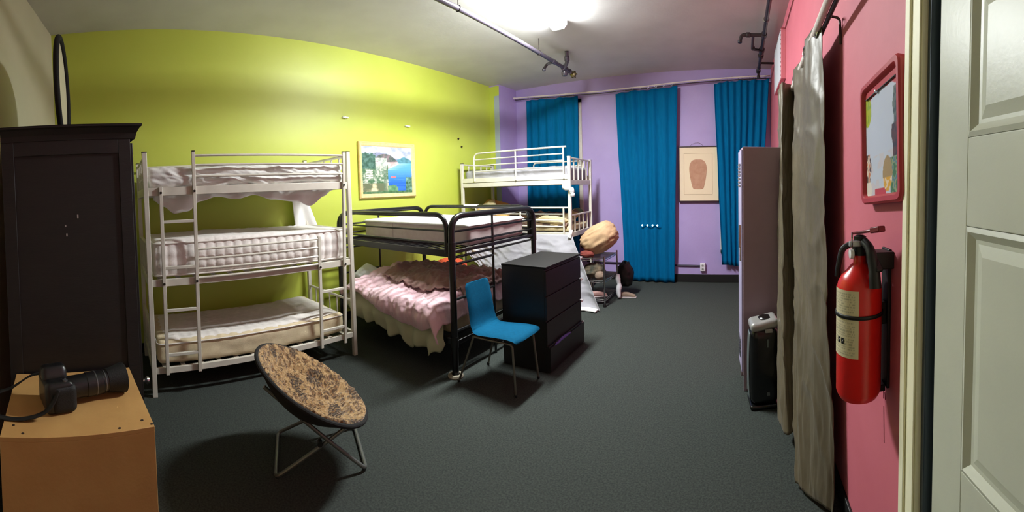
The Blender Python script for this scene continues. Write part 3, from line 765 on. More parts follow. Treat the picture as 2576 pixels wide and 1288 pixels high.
    p = thing('pillow','orange and cream pillow at the wall end of the white bunk','pillow',mtx=MX @ Matrix.Translation((-1.48,.40,1.33)) @ Matrix.Rotation(.35,4,'Y') @ Matrix.Rotation(.35,4,'X'))
    pillow(MB(),(0,0,0),.56,.42,.18,(0,0,.2),5).build('pillow_body','pillow_orange',p,local=True,smooth=80)
    p = thing('pillow','cream pillow leaning below the orange pillow on the white bunk','pillow',mtx=MX @ Matrix.Translation((-1.60,.24,1.34)) @ Matrix.Rotation(-.3,4,'Y') @ Matrix.Rotation(.6,4,'X'))
    pillow(MB(),(0,0,0),.40,.30,.12,(0,0,.5),8).build('pillow_body','pillow_cream',p,local=True,smooth=80)
    p = thing('pillow','flat cream pillow behind the lower guard bars by the front post','pillow',mtx=MX @ Matrix.Translation((-.33,.10,1.175)))
    pillow(MB(),(0,0,0),.46,.22,.10,(0.15,.1,.0),2).build('pillow_body','pillow_cream',p,local=True,smooth=80)
    # knotted white cloth on the front post
    k = thing('tied_cloth','white cloth knotted around the front post of the white bunk','cloth',mtx=MX @ Matrix.Translation((0,0,1.70)))
    a = MB(); lump(a,(-.055,-.03,-.02),.045,.04,.06,2.2,18); lump(a,(.05,-.04,-.09),.035,.035,.05,4.2,18); lump(a,(-.015,-.045,-.055),.05,.03,.035,6.1,18); lump(a,(.062,-.04,-.145),.03,.03,.035,7.7,16)
    a.build('knot','white_cloth',k,local=True,smooth=80)
white_bunk()
# sheet hung as a curtain along the lower white bunk
def hs(u,v):
    top = (-4.12+1.80*u, 5.02+.105*u, .985)
    bz = interp([(0,.66),(.08,.52),(.2,.30),(.32,.14),(.45,.06),(.6,.03),(.8,.015),(1,.012)],u)
    fl = sm(.72,1,u)
    bx = -4.02+1.78*u+.42*fl; by = 4.86+.04*u
    s = v
    x = top[0]+(bx-top[0])*s; y = top[1]+(by-top[1])*s**.8; z = top[2]+(bz-top[2])*s
    dg = (u*1.1+.35*s*(1-.5*u))*26
    y -= (.040*sin(dg+1.8*noise.noise(Vector((u*3,s*2,0))))*s*(.5+.5*sin(u*3)) + .018*ridge(u*6,s*7,3.) + .012*fbm(u*8,s*6,1))*(.25+.75*sm(0,.2,s))
    if u > .72: y += .05*sin((u-.72)*34)*s*fl
    return (x,y,z)
t = thing('hanging_sheet','white sheet draped from the lower rail of the white bunk to the floor','sheet',(-3.2,5.0,0))
MB().grid(hs,170,70).build('sheet_cloth','sheet_grey',t,smooth=80,solid=.004)
MB().soft(-2.26,-1.86,4.80,4.96,.004,.030,.012,30,14,4,lambda p,n:Vector((0,.02*sin(p.x*18),.006*ridge(p.x*14,p.y*8,0)))).build('floor_fold','sheet',t,smooth=80)
a = MB().tube(spline([(-4.16,5.00,.93),(-4.06,4.96,.86),(-3.95,4.93,.80),(-3.90,4.91,.735),(-3.905,4.90,.68)],8),[.055,.056,.058,.060,.062,.064,.064,.062,.060,.058,.056,.054,.052,.05,.05,.052,.055,.06,.064,.066,.064,.058,.05,.042,.036,.04,.046,.05,.048,.044,.034,.022,.008],14)
a.build('knotted_end','sheet',t,smooth=80)
pillow(MB(),(-2.335,5.09,1.0),.055,.13,.02,(1.35,.2,.1),3,nu=14).build('tucked_corner','sheet',t,smooth=80)

# ------------------------------------------------------------------ wire shelf with things on it
RX0,RX1,RY0,RY1 = -2.24,-1.84,5.10,5.68
t = thing('wire_shelf','chrome wire shelf rack behind the draped sheet at the bunk end','shelf',((RX0+RX1)/2,(RY0+RY1)/2,0))
for x in (RX0,RX1):
    for y in (RY0,RY1):
        o = MB().tube([(x,y,.05),(x,y,.70)],.0125,12).build('post','chrome',t)
        MB().lathe([(0,0),(.022,.0),(.026,.022),(.016,.05),(0,.052)],(x,y,0),12).build('foot','black_body',o)
for z in (.66,.36,.10):
    s_ = MB()
    for dz in (0,-.026):
        s_.tube([(RX0,RY0,z+dz),(RX1,RY0,z+dz),(RX1,RY1,z+dz),(RX0,RY1,z+dz)],.004,6,closed=True)
    n = 20
    for a_,b_ in (((RX0,RY0),(RX1,RY0)),((RX1,RY0),(RX1,RY1)),((RX0,RY1),(RX1,RY1)),((RX0,RY0),(RX0,RY1))):
        L = 8 if a_[1]==b_[1] else 12
        s_.tube([(a_[0]+(b_[0]-a_[0])*k/L, a_[1]+(b_[1]-a_[1])*k/L, z-.026*(k%2)) for k in range(L+1)],.0028,6)
    for k in range(1,18):
        y = RY0+(RY1-RY0)*k/18; s_.tube([(RX0,y,z),(RX1,y,z)],.0025,6)
    s_.build('wire_tray','chrome',t)
def bagf(mb):
    c = Vector((-1.99,5.36,.92)); R = Matrix.Rotation(-.55,3,'Y')
    def f(u,v):
        th = 2*pi*u; ph = pi*v; d = Vector((sin(ph)*cos(th),sin(ph)*sin(th),-cos(ph)))
        k = .020*ridge(d.x*2.2+d.z*3.,d.z*4-d.x,d.y*1.5)+.03*fbm(d.x*1.6,d.y*1.6,d.z*1.6)+.010*ridge(d.z*9+d.x*2,d.y*3,1)
        e = Vector((abs(d.x)**.8*(1 if d.x>0 else -1)*.275,abs(d.y)**.85*(1 if d.y>0 else -1)*.22,abs(d.z)**.8*(1 if d.z>0 else -1)*.19))
        p = R@(e*(1+k*2.2)); q = c+p
        return (q.x,q.y,max(.668,q.z))
    return mb.grid(f,64,48,closeu=True)
tag(bagf(MB()).build('stuffed_pillowcase','bag',smooth=80),'bulging tan stuffed pillowcase on top of the wire shelf','pillow')
tag(lump(MB(),(-2.12,5.17,.71),.10,.06,.05,3.3,24).build('cloth_bundle','bag_red',smooth=80),'dark red cloth squeezed beneath the tan pillowcase','cloth')
tag(lump(MB(),(-2.06,5.30,.455),.15,.16,.105,5.3,30).build('clothing_pile','camo',smooth=80),'dark patterned clothes on the middle wire tray','clothes')
tag(lump(MB(),(-1.93,5.17,.415),.07,.06,.06,1.1,24).build('cloth_bundle','brown_cloth',smooth=80),'taupe cloth bundle at the front of the middle wire tray','cloth')
tag(lump(MB(),(-1.75,5.80,.30),.12,.12,.20,8.3,28).build('backpack','black_body',smooth=80),'black soft bag on the floor behind the wire shelf','bag')
tag(MB().tube(spline([(-1.80,5.58,.36),(-1.79,5.56,.28),(-1.77,5.55,.20),(-1.775,5.53,.12),(-1.76,5.52,.02)],5),[.02,.03,.034,.036,.04,.04,.036,.034,.03,.032,.036,.04,.042,.042,.04,.038,.036,.034,.03,.026,.02],12).build('hanging_towel','white_cloth',smooth=80),'white rolled cloth hanging beside the wire shelf','cloth')
def shoe(nm,lbl,c,rz,m):
    mt = Matrix.Translation(c) @ Matrix.Rotation(rz,4,'Z'); s_ = thing(nm,lbl,'shoe',mtx=mt)
    MB().soft(-.12,.13,-.042,.042,.0,.022,.010,20,8,3).build('sole','chip',s_,local=True,smooth=60)
    def up(p,n): return Vector((0,0,-.035*sm(-.02,.12,p.x) if p.z>.04 else 0))
    MB().soft(-.115,.12,-.038,.038,.018,.085,.022,24,10,8,up).build('upper',m,s_,local=True,smooth=60)
shoe('shoe','pink shoe sitting on the lowest wire tray',(-1.97,5.20,.104),.6,'shoe')
shoe('shoe','brown shoe on the floor right of the wire shelf',(-1.66,5.62,0),.2,'brown_cloth')

# ------------------------------------------------------------------ chest of drawers
def chest():
    x0,x1,y0,y1,H = -2.13,-1.655,3.07,3.85,.955
    t = thing('chest_of_drawers','black four-drawer chest standing in front of the black bunk','chest of drawers',((x0+x1)/2,(y0+y1)/2,0))
    MB().box(x0,x1-.022,y0,y0+.018,0,H-.018).box(x0,x1-.022,y1-.018,y1,0,H-.018).box(x0,x0+.008,y0,y1,.02,H-.018).box(x0,x1-.03,y0+.018,y1-.018,.0,.06).build('carcass','chest',t,bevel=.002)
    lab(MB().box(x0-.002,x1+.002,y0-.002,y1+.002,H-.018,H).build('top','chest_top',t,bevel=.002),'greyish worn top')
    dz = (H-.018-.035)/4
    for k in range(4):
        z0 = .012+k*(dz+.004); o = MB().box(x1-.022,x1+(.028 if k==0 else 0),y0+.002,y1-.002,z0,z0+dz-.012).box(x1-.024,x1-.012+(.028 if k==0 else 0),y0+.004,y1-.004,z0+dz-.012,z0+dz+.004).build('drawer','chest',t,bevel=.002)
        zt = z0+dz-.028
        MB().box(x1-.012,x1+.016,y1-.003,y1+.020,zt,zt+.022).box(x1+.010,x1+.018,y1-.035,y1+.018,zt+.002,zt+.018).build('latch','tag',o,bevel=.003)
        if k == 0:
            def f(u,v): return (x1+.020+.010*sin(v*pi),3.17+.34*u,z0+dz-.02+.030*v*(.4+.6*sin(u*pi))+.006*noise.noise(Vector((u*6,v,0))))
            MB().grid(f,24,6).build('cloth_edge','violet',o,smooth=80,solid=.006)
chest()

# ------------------------------------------------------------------ blue chair
def chair():
    t = thing('chair','blue upholstered chair with thin metal legs beside the black chest','chair',(-1.93,2.77,0))
    # one-piece seat and back shell profile in (x,z)
    prof = spline([(-1.665,0,.430),(-1.69,0,.452),(-1.78,0,.458),(-1.92,0,.448),(-2.05,0,.440),(-2.115,0,.462),(-2.145,0,.53),(-2.165,0,.66),(-2.19,0,.78),(-2.205,0,.845)],7)
    n = len(prof)-1
    def wid(s): return interp([(0,.165),(.04,.195),(.10,.205),(.45,.20),(.58,.185),(.8,.175),(.94,.168),(1,.14)],s)
    def shell(off,d):
        def f(u,v):
            i = min(n,int(round(v*n))); p = prof[i]
            a = prof[max(0,i-1)]; b = prof[min(n,i+1)]; tn = (b-a).normalized(); nn = Vector((tn.z,0,-tn.x))
            w_ = wid(v)*d; k = 2*u-1
            y = 2.765+w_*k
            q = p+nn*(off*(1-abs(k)**6)) + nn*(.012*k*k if v > .55 else .004*k*k)
            return (q.x,y,q.z)
        return f
    up = MB(); A = shell(.020,1.0); Bb = shell(-.006,1.0)
    def loop(u,v):
        if u < .5: return A(u*2,v)
        return Bb((1-u)*2,v)
    up.grid(loop,56,n,closeu=True)
    up.grid(lambda u,v:(lambda a,b:(a[0]+(b[0]-a[0])*v,a[1]+(b[1]-a[1])*v,a[2]+(b[2]-a[2])*v))(A(u,1),Bb(u,1)),28,3)
    up.grid(lambda u,v:(lambda a,b:(a[0]+(b[0]-a[0])*v,a[1]+(b[1]-a[1])*v,a[2]+(b[2]-a[2])*v))(A(u,0),Bb(u,0)),28,3)
    up.build('upholstered_seat','chair_blue',t,smooth=60)
    sh = MB(); A2 = shell(-.008,1.005); B2 = shell(-.018,.99)
    sh.grid(lambda u,v: A2(u*2,v) if u<.5 else B2((1-u)*2,v),56,n,closeu=True)
    lab(sh.build('shell','chair_shell',t,smooth=60),'dark backing shell')
    zf = .425
    MB().tube(fillet([(-1.73,2.60,zf-.01),(-2.12,2.60,zf-.02)],.02),.009,8).tube([(-1.73,2.93,zf-.01),(-2.12,2.93,zf-.02)],.009,8).tube([(-1.90,2.60,zf-.014),(-1.90,2.93,zf-.014)],.009,8).tube([(-2.06,2.60,zf-.017),(-2.06,2.93,zf-.017)],.009,8).build_each('under_frame','steel_leg',t)
    for (xt,yt,xb,yb) in ((-1.72,2.60,-1.695,2.595),(-1.72,2.93,-1.69,2.955),(-2.11,2.60,-2.245,2.545),(-2.11,2.93,-2.24,2.965)):
        o = MB().tube(fillet([(xt+(.05 if xt>-1.9 else -.0)*-1,yt,zf-.012),(xt,yt,zf-.015),(xb,yb,.008)],.04,5),.0095,10).build('leg','steel_leg',t)
        MB().lathe([(0,0),(.011,0),(.013,.01),(.011,.02)],(xb,yb,0),10).build('leg_tip','black_body',o)
chair()

# ------------------------------------------------------------------ leopard saucer chair
def saucer():
    yaw = .44
    mt = Matrix.Translation((-2.24,1.175,0)) @ Matrix.Rotation(-yaw,4,'Z')   # local +y = facing direction
    t = thing('saucer_chair','round leopard-print plush saucer chair on folding metal legs','chair',mtx=mt)
    tilt = .54; C = Vector((.055,-.02,.505)); R = .385
    Rm = Matrix.Rotation(-tilt,3,'X')       # bowl axis leans toward +y
    def bowl(r,a,h): return C + Rm@Vector((r*cos(a),r*sin(a),h))
    def depth(s): return -.155*(1-s**2.2)
    def fcol(x,y):
        n1 = noise.noise(Vector((x*30,y*30,1))); n2 = noise.noise(Vector((x*80,y*80,3)))
        d = noise.voronoi(Vector((x*34+.5*n1,y*34+.5*n2,0)))[0]
        e = d[0]; spot = sm(.42,.25,e) if False else 0
        ring_ = 1-abs(d[0]-.36)/.11
        base = (176,144,98); k = max(0,min(1,.5+n2*.7)); c = tuple(b*(.82+.3*k) for b in base)
        if ring_ > 0 and n1 > -.5: c = (84,60,36) if n2 > -.1 else (122,90,56)
        elif d[0] < .2: c = (136,96,56)
        if noise.noise(Vector((x*7-1.2,y*7+2.,4))) > .22 and n2 > -.15: c = (70,52,34)
        c2 = tuple(min(255,q) for q in c)
        return c2
    def cush(u,v):
        a = 2*pi*u; s = v
        r = R*s; h = depth(s)+.012
        seam = .014*math.exp(-((s-.66)/.035)**2)
        lob = .018*sin(5*a)*s*(1-s)*2
        fz = .009*fbm(cos(a)*r*60,sin(a)*r*60,2)+.010*noise.noise(Vector((cos(a)*r*26,sin(a)*r*26,0)))
        h += -seam+lob+fz+.018*ridge(cos(a)*r*7,sin(a)*r*7,3)*(1-s*.6)
        if s > .92: h -= .035*((s-.92)/.08)**2
        return tuple(bowl(r*(1+.02*(s>.9)*sin(pi*(s-.9)/.1)),a,h))
    MB().grid(cush,260,90,lambda u,v: fcol(R*v*cos(2*pi*u),R*v*sin(2*pi*u)),closeu=True).build('plush_cushion','fur',t,local=True,smooth=0)
    def back(u,v): 
        a = 2*pi*u; s = v; return tuple(bowl((R+.006)*s,a,depth(s)-.018-.05*(1-s)))
    lab(MB().grid(back,80,24,closeu=True).build('back_cover','black_fabric',t,local=True,smooth=80),'black underside cover')
    MB().tube([tuple(bowl(R+.004,2*pi*k/72,-.022)) for k in range(72)],.014,10,closed=True).build('rim_hoop','black_fabric',t,local=True)
    # crossing folding frames
    yf, yr = .27, -.27; hw = .225
    def rimp(a): return bowl(R*.80,a,depth(.80)-.062)
    for nm,yb,ang in (('front_frame',yf,-1),('rear_frame',yr,1)):
        # from the floor bar at yb up to the opposite side of the rim
        a1, a2 = (radians(-118),radians(-62)) if ang<0 else (radians(62),radians(118))
        pL, pR = (rimp(a1),rimp(a2)) if ang<0 else (rimp(a2),rimp(a1))
        pts = [tuple(pL),(-hw,yb,.012),(hw,yb,.012),tuple(pR)]
        MB().tube(fillet(pts,.045,6),.0115,10).build('folding_leg','grey_tube',t,local=True)
    for s_ in (-1,1):
        x = s_*.215; MB().tube([(x*.93,.0,.20),(x*1.1,.0,.20)],.016,10).build('pivot','screw',t,local=True)
saucer()

# ------------------------------------------------------------------ wardrobe, mirror ring, box, camera
def wardrobe():
    x0,x1,y0,y1,H = -.93,0.,-.745,0.,2.105      # local: origin at the front corner nearest the camera
    t = thing('wardrobe','tall dark wardrobe with cornice standing at the triple bunk end','wardrobe',(-2.26,.115,0),radians(10))
    MB().box(x0,x1,y0,y1-.02,.0,H-.08).build('body','wardrobe',t,local=True,bevel=.003)
    # side stiles and rails, so the side reads as a frame and panel
    for a,b,c,d in ((y0,y0+.07,.0,H-.08),(y1-.09,y1-.02,.0,H-.08),(y0+.07,y1-.09,H-.16,H-.08),(y0+.07,y1-.09,.0,.10)):
        MB().box(x1,x1+.008,a,b,c,d).build('side_stile','wardrobe',t,local=True,bevel=.002)
    cp = [(0,-.085),(.010,-.080),(.016,-.05),(.034,-.02),(.045,-.012),(.045,0)]
    mb = MB()
    for i in range(len(cp)-1):
        (d0,h0),(d1,h1) = cp[i],cp[i+1]
        a = [(x0-d0,y0,H+h0),(x1+d0,y0,H+h0),(x1+d0,y1+d0,H+h0),(x0-d0,y1+d0,H+h0)]; b = [(x0-d1,y0,H+h1),(x1+d1,y0,H+h1),(x1+d1,y1+d1,H+h1),(x0-d1,y1+d1,H+h1)]
        mb.add(a+b,[(k,(k+1)%4,(k+1)%4+4,k+4) for k in range(4)])
    mb.box(x0-.045,x1+.045,y0,y1+.045,H-.004,H); mb.build('cornice','wardrobe',t,local=True,smooth=20)
    xm = (x0+x1)/2
    for a,b,s_ in ((x0+.02,xm-.003,1),(xm+.003,x1-.02,-1)):
        dd = MB().box(a,b,y1-.02,y1,.34,H-.10).box(a+.07,b-.07,y1,y1+.006,.44,H-.2).build('door','wardrobe',t,local=True,bevel=.003)
        kx = b-.04 if s_>0 else a+.04
        MB().lathe([(0,.03),(.012,.028),(.015,.018),(.007,.01),(.007,0)],(kx,y1+.0,1.1),14,'y').build('knob','chrome',dd,local=True)
    dr = MB().box(x0+.02,x1-.02,y1-.02,y1,.06,.33).build('drawer','wardrobe',t,local=True,bevel=.003)
    for kx in (x0+.25,x1-.12):
        MB().lathe([(0,.045),(.018,.042),(.022,.028),(.010,.014),(.012,0)],(kx,y1,.20),14,'y').build('knob','chrome',dr,local=True)
    MB().lathe([(0,.045),(.018,.042),(.022,.028),(.010,.014),(.012,0)],(x1-.06,y1,.62),14,'y').build('knob','chrome',t,local=True)
    ch = MB()
    for (y,z,s_) in ((-.335,1.60,.010),(-.40,1.50,.008),(-.405,1.55,.005)): ch.box(x1+.0005,x1+.0016,y-.004,y+.004,z-s_,z+s_)
    ch.build_each('paint_chip','chip',t,local=True,smooth=0)
wardrobe()
t = thing('oval_mirror','black-framed oval mirror standing on top of the dark wardrobe','mirror',(-2.80,-.34,2.105))
rc, rz_ = .30, .37
ov = [(-2.80+rc*cos(a),-.34,2.475+rz_*sin(a)) for a in [2*pi*k/72 for k in range(72)]]
MB().tube(ov,.020,12,closed=True).build('frame','black_fabric',t)
MB().prism([(-2.80+(rc-.01)*cos(a),2.475+(rz_-.01)*sin(a)) for a in [2*pi*k/60 for k in range(60)]],lambda a,b,d:(a,d,b),-.352,-.346).build('back_board','white_wall',t,smooth=30)
MB().lathe([(0,-.03),(.014,-.028),(.018,-.012),(.012,0)],(-2.48,-.34,2.475),12,'x').lathe([(0,.03),(.014,.028),(.018,.012),(.012,0)],(-3.12,-.34,2.475),12,'x').build_each('pivot_knob','black_fabric',t)
MB().box(-2.95,-2.65,-.40,-.28,2.105,2.125).build('stand','black_fabric',t,bevel=.004)

t = thing('plywood_box','tan plywood box with dark screw heads standing before the dark wardrobe','box',(-1.605,.115,0),radians(8))
bx0,bx1,by0,by1,bz = -.61,0,-.62,0,.75
MB().box(bx0,bx1,by0,by1,bz-.018,bz).build('top_panel','mdf',t,local=True,bevel=.0015)
MB().box(bx1-.018,bx1,by0,by1,0,bz-.018).build('front_panel','mdf',t,local=True,bevel=.0015)
MB().box(bx0,bx0+.018,by0,by1,0,bz-.018).build('back_panel','mdf',t,local=True,bevel=.0015)
for y in (by0,by1-.018): MB().box(bx0+.018,bx1-.018,y,y+.018,0,bz-.018).build('side_panel','mdf',t,local=True,bevel=.0015)
for x,y in ((-.06,-.04),(-.025,-.14),(-.50,-.05),(-.03,-.53),(-.09,-.575),(-.02,-.008)):
    MB().lathe([(0,.0012),(.006,.0012),(.0065,0)],(x,y,bz),12).build('screw_head','hole',t,local=True)

def dslr():
    mt = Matrix.Translation((-1.80,-.325,bz)) @ Matrix.Rotation(radians(22),4,'Z') @ Matrix.Scale(1.33,4)    # lens along local +y
    t = thing('camera','black camera with long zoom lens lying on the plywood box','camera',mtx=mt)
    L = dict(local=True)
    def bodyd(p,n): return Vector((0,.028*sm(.03,.07,p.x)*sm(-.02,.02,p.y),0))
    MB().soft(-.070,.072,-.040,.032,.0,.105,.018,24,12,16,bodyd).build('body','cam_black',t,smooth=60,**L)
    MB().soft(.036,.078,-.02,.066,.002,.092,.018,12,14,14).build('grip','rubber',t,smooth=60,**L)
    MB().soft(-.034,.034,-.042,.046,.088,.140,.018,14,14,8,lambda p,n:Vector((-p.x*.35*sm(.1,.14,p.z),0,0))).build('prism_hump','cam_black',t,smooth=60,**L)
    MB().lathe([(0,.016),(.015,.014),(.017,0)],(-.052,-.005,.105),18).build('mode_dial','cam_ring',t,**L)
    MB().lathe([(0,.010),(.008,.009),(.009,0)],(.056,.03,.098),14).build('shutter_button','cam_ring',t,**L)
    cz = .052
    MB().lathe([(0,.030),(.036,.030),(.038,.045),(.038,.115),(.0405,.118),(.0405,.175),(.037,.178),(.037,.20),(0,.20)],(0,0,cz),30,'y').build('lens_barrel','cam_black',t,**L)
    MB().lathe([(.0385,.0),(.0395,.001),(.0395,.003),(.0385,.004)],(0,.122-.006,cz),30,'y').lathe([(.041,.0),(.0418,.001),(.0418,.003),(.041,.004)],(0,.148,cz),30,'y').lathe([(.0375,.0),(.0385,.001),(.0385,.003),(.0375,.004)],(0,.182,cz),30,'y').build_each('lens_ring','cam_ring',t,**L)
    MB().lathe([(.039,.195),(.040,.20),(.052,.26),(.050,.262),(.036,.205)],(0,0,cz),30,'y').build('lens_hood','rubber',t,**L)
    MB().lathe([(0,.203),(.02,.205),(.034,.202)],(0,0,cz),24,'y').build('lens_glass','glass_dark',t,**L)
    st = spline([(-.070,-.01,.085),(-.10,-.06,.07),(-.13,-.13,.02),(-.12,-.20,.006),(-.05,-.24,.005),(.03,-.20,.005),(.07,-.12,.006),(.085,-.04,.03),(.074,.0,.085)],8)
    sv = MB(); vs = []; fs = []
    for i,p in enumerate(st):
        a = st[max(0,i-1)]; b = st[min(len(st)-1,i+1)]; d = (b-a).normalized(); s_ = d.cross(Vector((0,0,1))).normalized()*.011
        vs += [tuple(p-s_),tuple(p+s_)]
    fs = [(2*i,2*i+1,2*i+3,2*i+2) for i in range(len(st)-1)]
    sv.add(vs,fs).build('strap','rubber',t,smooth=80,solid=.003,**L)
dslr()

# ------------------------------------------------------------------ locker and air purifier
def locker():
    rz = radians(5)
    t = thing('locker','tall mauve metal locker on short legs between curtain and window wall','locker',(.02,3.12,0),rz)
    B = lambda mb,n,m='locker',**k: mb.build(n,m,t,local=True,**k)
    D, W, z0, H = .300, .30, .13, 1.955         # side faces the camera; front faces -x
    B(MB().box(0,D,0,W,z0,H),'body',bevel=.003)
    o = B(MB().box(-.012,0,.012,W-.012,z0+.02,H-.02),'door','locker_front',bevel=.003)
    lv = MB()
    for k in range(7): lv.box(-.020,-.012,.07,W-.07,H-.14-.028*k,H-.128-.028*k)
    for k in range(6): lv.box(-.020,-.012,.07,W-.07,z0+.12+.028*k,z0+.132+.028*k)
    lv.build_each('louvre','chrome',o,local=True)
    MB().box(-.030,-.012,.03,.055,1.16,1.34).box(-.024,-.012,.03,.055,1.05,1.16).build('handle','chrome',o,local=True,bevel=.003)
    for x,y in ((.005,.0),(D-.03,.0),(.005,W-.03),(D-.03,W-.03)): B(MB().box(x,x+.022,y,y+.022,0,z0),'leg',bevel=.002)
    B(MB().box(.02,D-.02,.004,.012,.0,.012),'floor_bar')
locker()
def purifier():
    t = thing('air_purifier','black tower air purifier with silver top before the mauve locker','air purifier',(.168,2.945,0),radians(6))
    L = dict(local=True); hw, hd, H = .105, .095, .60
    def body(p,n):
        k = 1+.10*sin(pi*min(1,max(0,p.z/.6)))-.04; return Vector((p.x*(k-1),p.y*(k-1),0))
    MB().soft(-hw,hw,-hd,hd,.03,H,.05,22,20,24,body).build('body','purifier',t,smooth=60,**L)
    MB().soft(-hw-.004,hw+.004,-hd-.004,hd+.004,0,.035,.012,20,18,3).build('base','purifier',t,smooth=60,**L)
    for s_ in (-1,1):
        def sd(u,v):
            z = .06+.50*v; k = 1+.10*sin(pi*z/.6)-.04; return (s_*(hw+.003)*k,(-.055+.11*u)*(1-.5*abs(v-.5)**2),z)
        MB().grid(sd,8,24).build('side_panel','silver_side',t,smooth=60,solid=.006,**L)
    def cap(p,n): return Vector((0,0,.030*sm(-.1,.1,p.x)*(1 if p.z>.58 else .8)))
    MB().soft(-hw,hw,-hd,hd,.575,.645,.03,24,20,8,cap).build('silver_top','silver',t,smooth=60,**L)
    MB().lathe([(0,.008),(.05,.008),(.06,0)],(.02,0,.662),24).build('outlet_grille','purifier',t,**L)
    MB().box(.0,.055,-hd-.006,-hd+.02,.575,.602).build('control_tab','silver',t,bevel=.004,**L)
    MB().box(.012,.024,-hd-.0125,-hd,.47,.53).box(.012,.034,-hd-.0115,-hd,.11,.135).build_each('indicator','silver_side',t,bevel=.002,**L)
purifier()

# ------------------------------------------------------------------ grey curtain and rod by the pink wall
def rodp(y): return Vector((.405+.018*(y-2.2), y, 2.475-.036*(y-2.2)))
t = thing('curtain_rod','pale curtain rod held off the pink wall by dark brackets','curtain rod',(.41,2.5,2.47))
MB().tube([tuple(rodp(y)) for y in (1.2,2.2,3.2,3.72)],.019,16).build('rod','rod_white',t)
MB().tube([tuple(rodp(y)+Vector((.030,0,-.012))) for y in (1.2,2.2,3.2,3.72)],.012,12).build('rod_shade_side','rod_dark',t)  # dark tube stands in for the shaded side of the pale rod
for y in (2.02,3.66):
    p = rodp(y); MB().tube(fillet([tuple(p+Vector((0,0,.0))),(p.x+.01,y,p.z+.04),(XP-.012,y,p.z+.03),(XP-.006,y,p.z-.10)],.02,5),.007,8).build('bracket','rod_dark',t)
def grey():
    t = thing('curtain','grey satin grommet curtain hanging along the pink wall','curtain',(.40,2.6,.1))
    top = [(2.05,.432),(2.30,.395),(2.60,.425),(2.85,.405),(3.04,.428),(3.14,.470),(3.30,.474),(3.235,.405),(3.19,.342),(3.29,.338),(3.46,.345),(3.56,.39),(3.62,.44)]
    bot = [(1.84,.47),(1.92,.41),(2.00,.35),(2.06,.318),(2.12,.312),(2.22,.39),(2.45,.425),(2.39,.35),(2.345,.285),(2.44,.268),(2.56,.262),(2.68,.34),(2.78,.40)]
    T = spline([(a,b,0) for a,b in top],10); Bt = spline([(a,b,0) for a,b in bot],10); n = len(T)-1
    def f(u,v):
        i = u*n; k = min(n-1,int(i)); q = i-k
        a = T[k].lerp(T[k+1],q); b = Bt[k].lerp(Bt[k+1],q)
        s = .25*v+.75*v**1.6
        y = a.x+(b.x-a.x)*s; x = a.y+(b.y-a.y)*s
        zt = rodp(a.x).z+.035; zb = .03+.10*sm(.45,.62,u)+.015*noise.noise(Vector((u*10,0,0)))
        z = zt+(zb-zt)*v
        w = .013*ridge(u*12+v*1.6,v*3.2-u*3,1.1)*(.5+.6*v)+.007*ridge(u*26-v*3,v*8+u*6,4.)+.010*fbm(u*14,v*2.5,2)+.010*max(0,ridge(u*9+v*5,v*7-u*5,7.)-.55)*2
        return (min(x-w*.9,XP-.012), y+w*.3*sm(0,.15,u), z)
    MB().grid(f,260,170).build('cloth','grey_curtain',t,smooth=80,solid=.002)
    for y,dx in ((2.12,-.0),(2.42,-.03),(2.72,-.0),(2.98,-.03),(3.42,-.075),(3.56,-.07)):
        p = rodp(y)+Vector((dx*.6,0,-.005)); d = Vector((.5,1,0)).normalized()
        MB().tube([tuple(p+Vector((-.15,.99,0))*.026*cos(a)+Vector((0,0,1))*.030*sin(a)) for a in [2*pi*k/24 for k in range(24)]],.005,8,closed=True).build('grommet','chrome',t)
grey()

# ------------------------------------------------------------------ pink wall: canvas, extinguisher, board
t = thing('canvas_panel','pale boxed canvas with pink edges high on the pink wall','wall panel',(.50,4.95,2.88))
MB().box(XP-.055,XP,4.56,5.42,2.87,3.44).build('canvas_box','canvas_side',t,bevel=.004)
MB().box(XP-.058,XP-.055,4.57,5.41,2.88,3.43).build('canvas_front','canvas_face',t,smooth=0)
st = MB()
for k in range(11): st.box(XP-.060,XP-.055,4.562,4.572,2.90+.05*k,2.915+.05*k)
st.build_each('edge_staple','chrome',t,smooth=0)

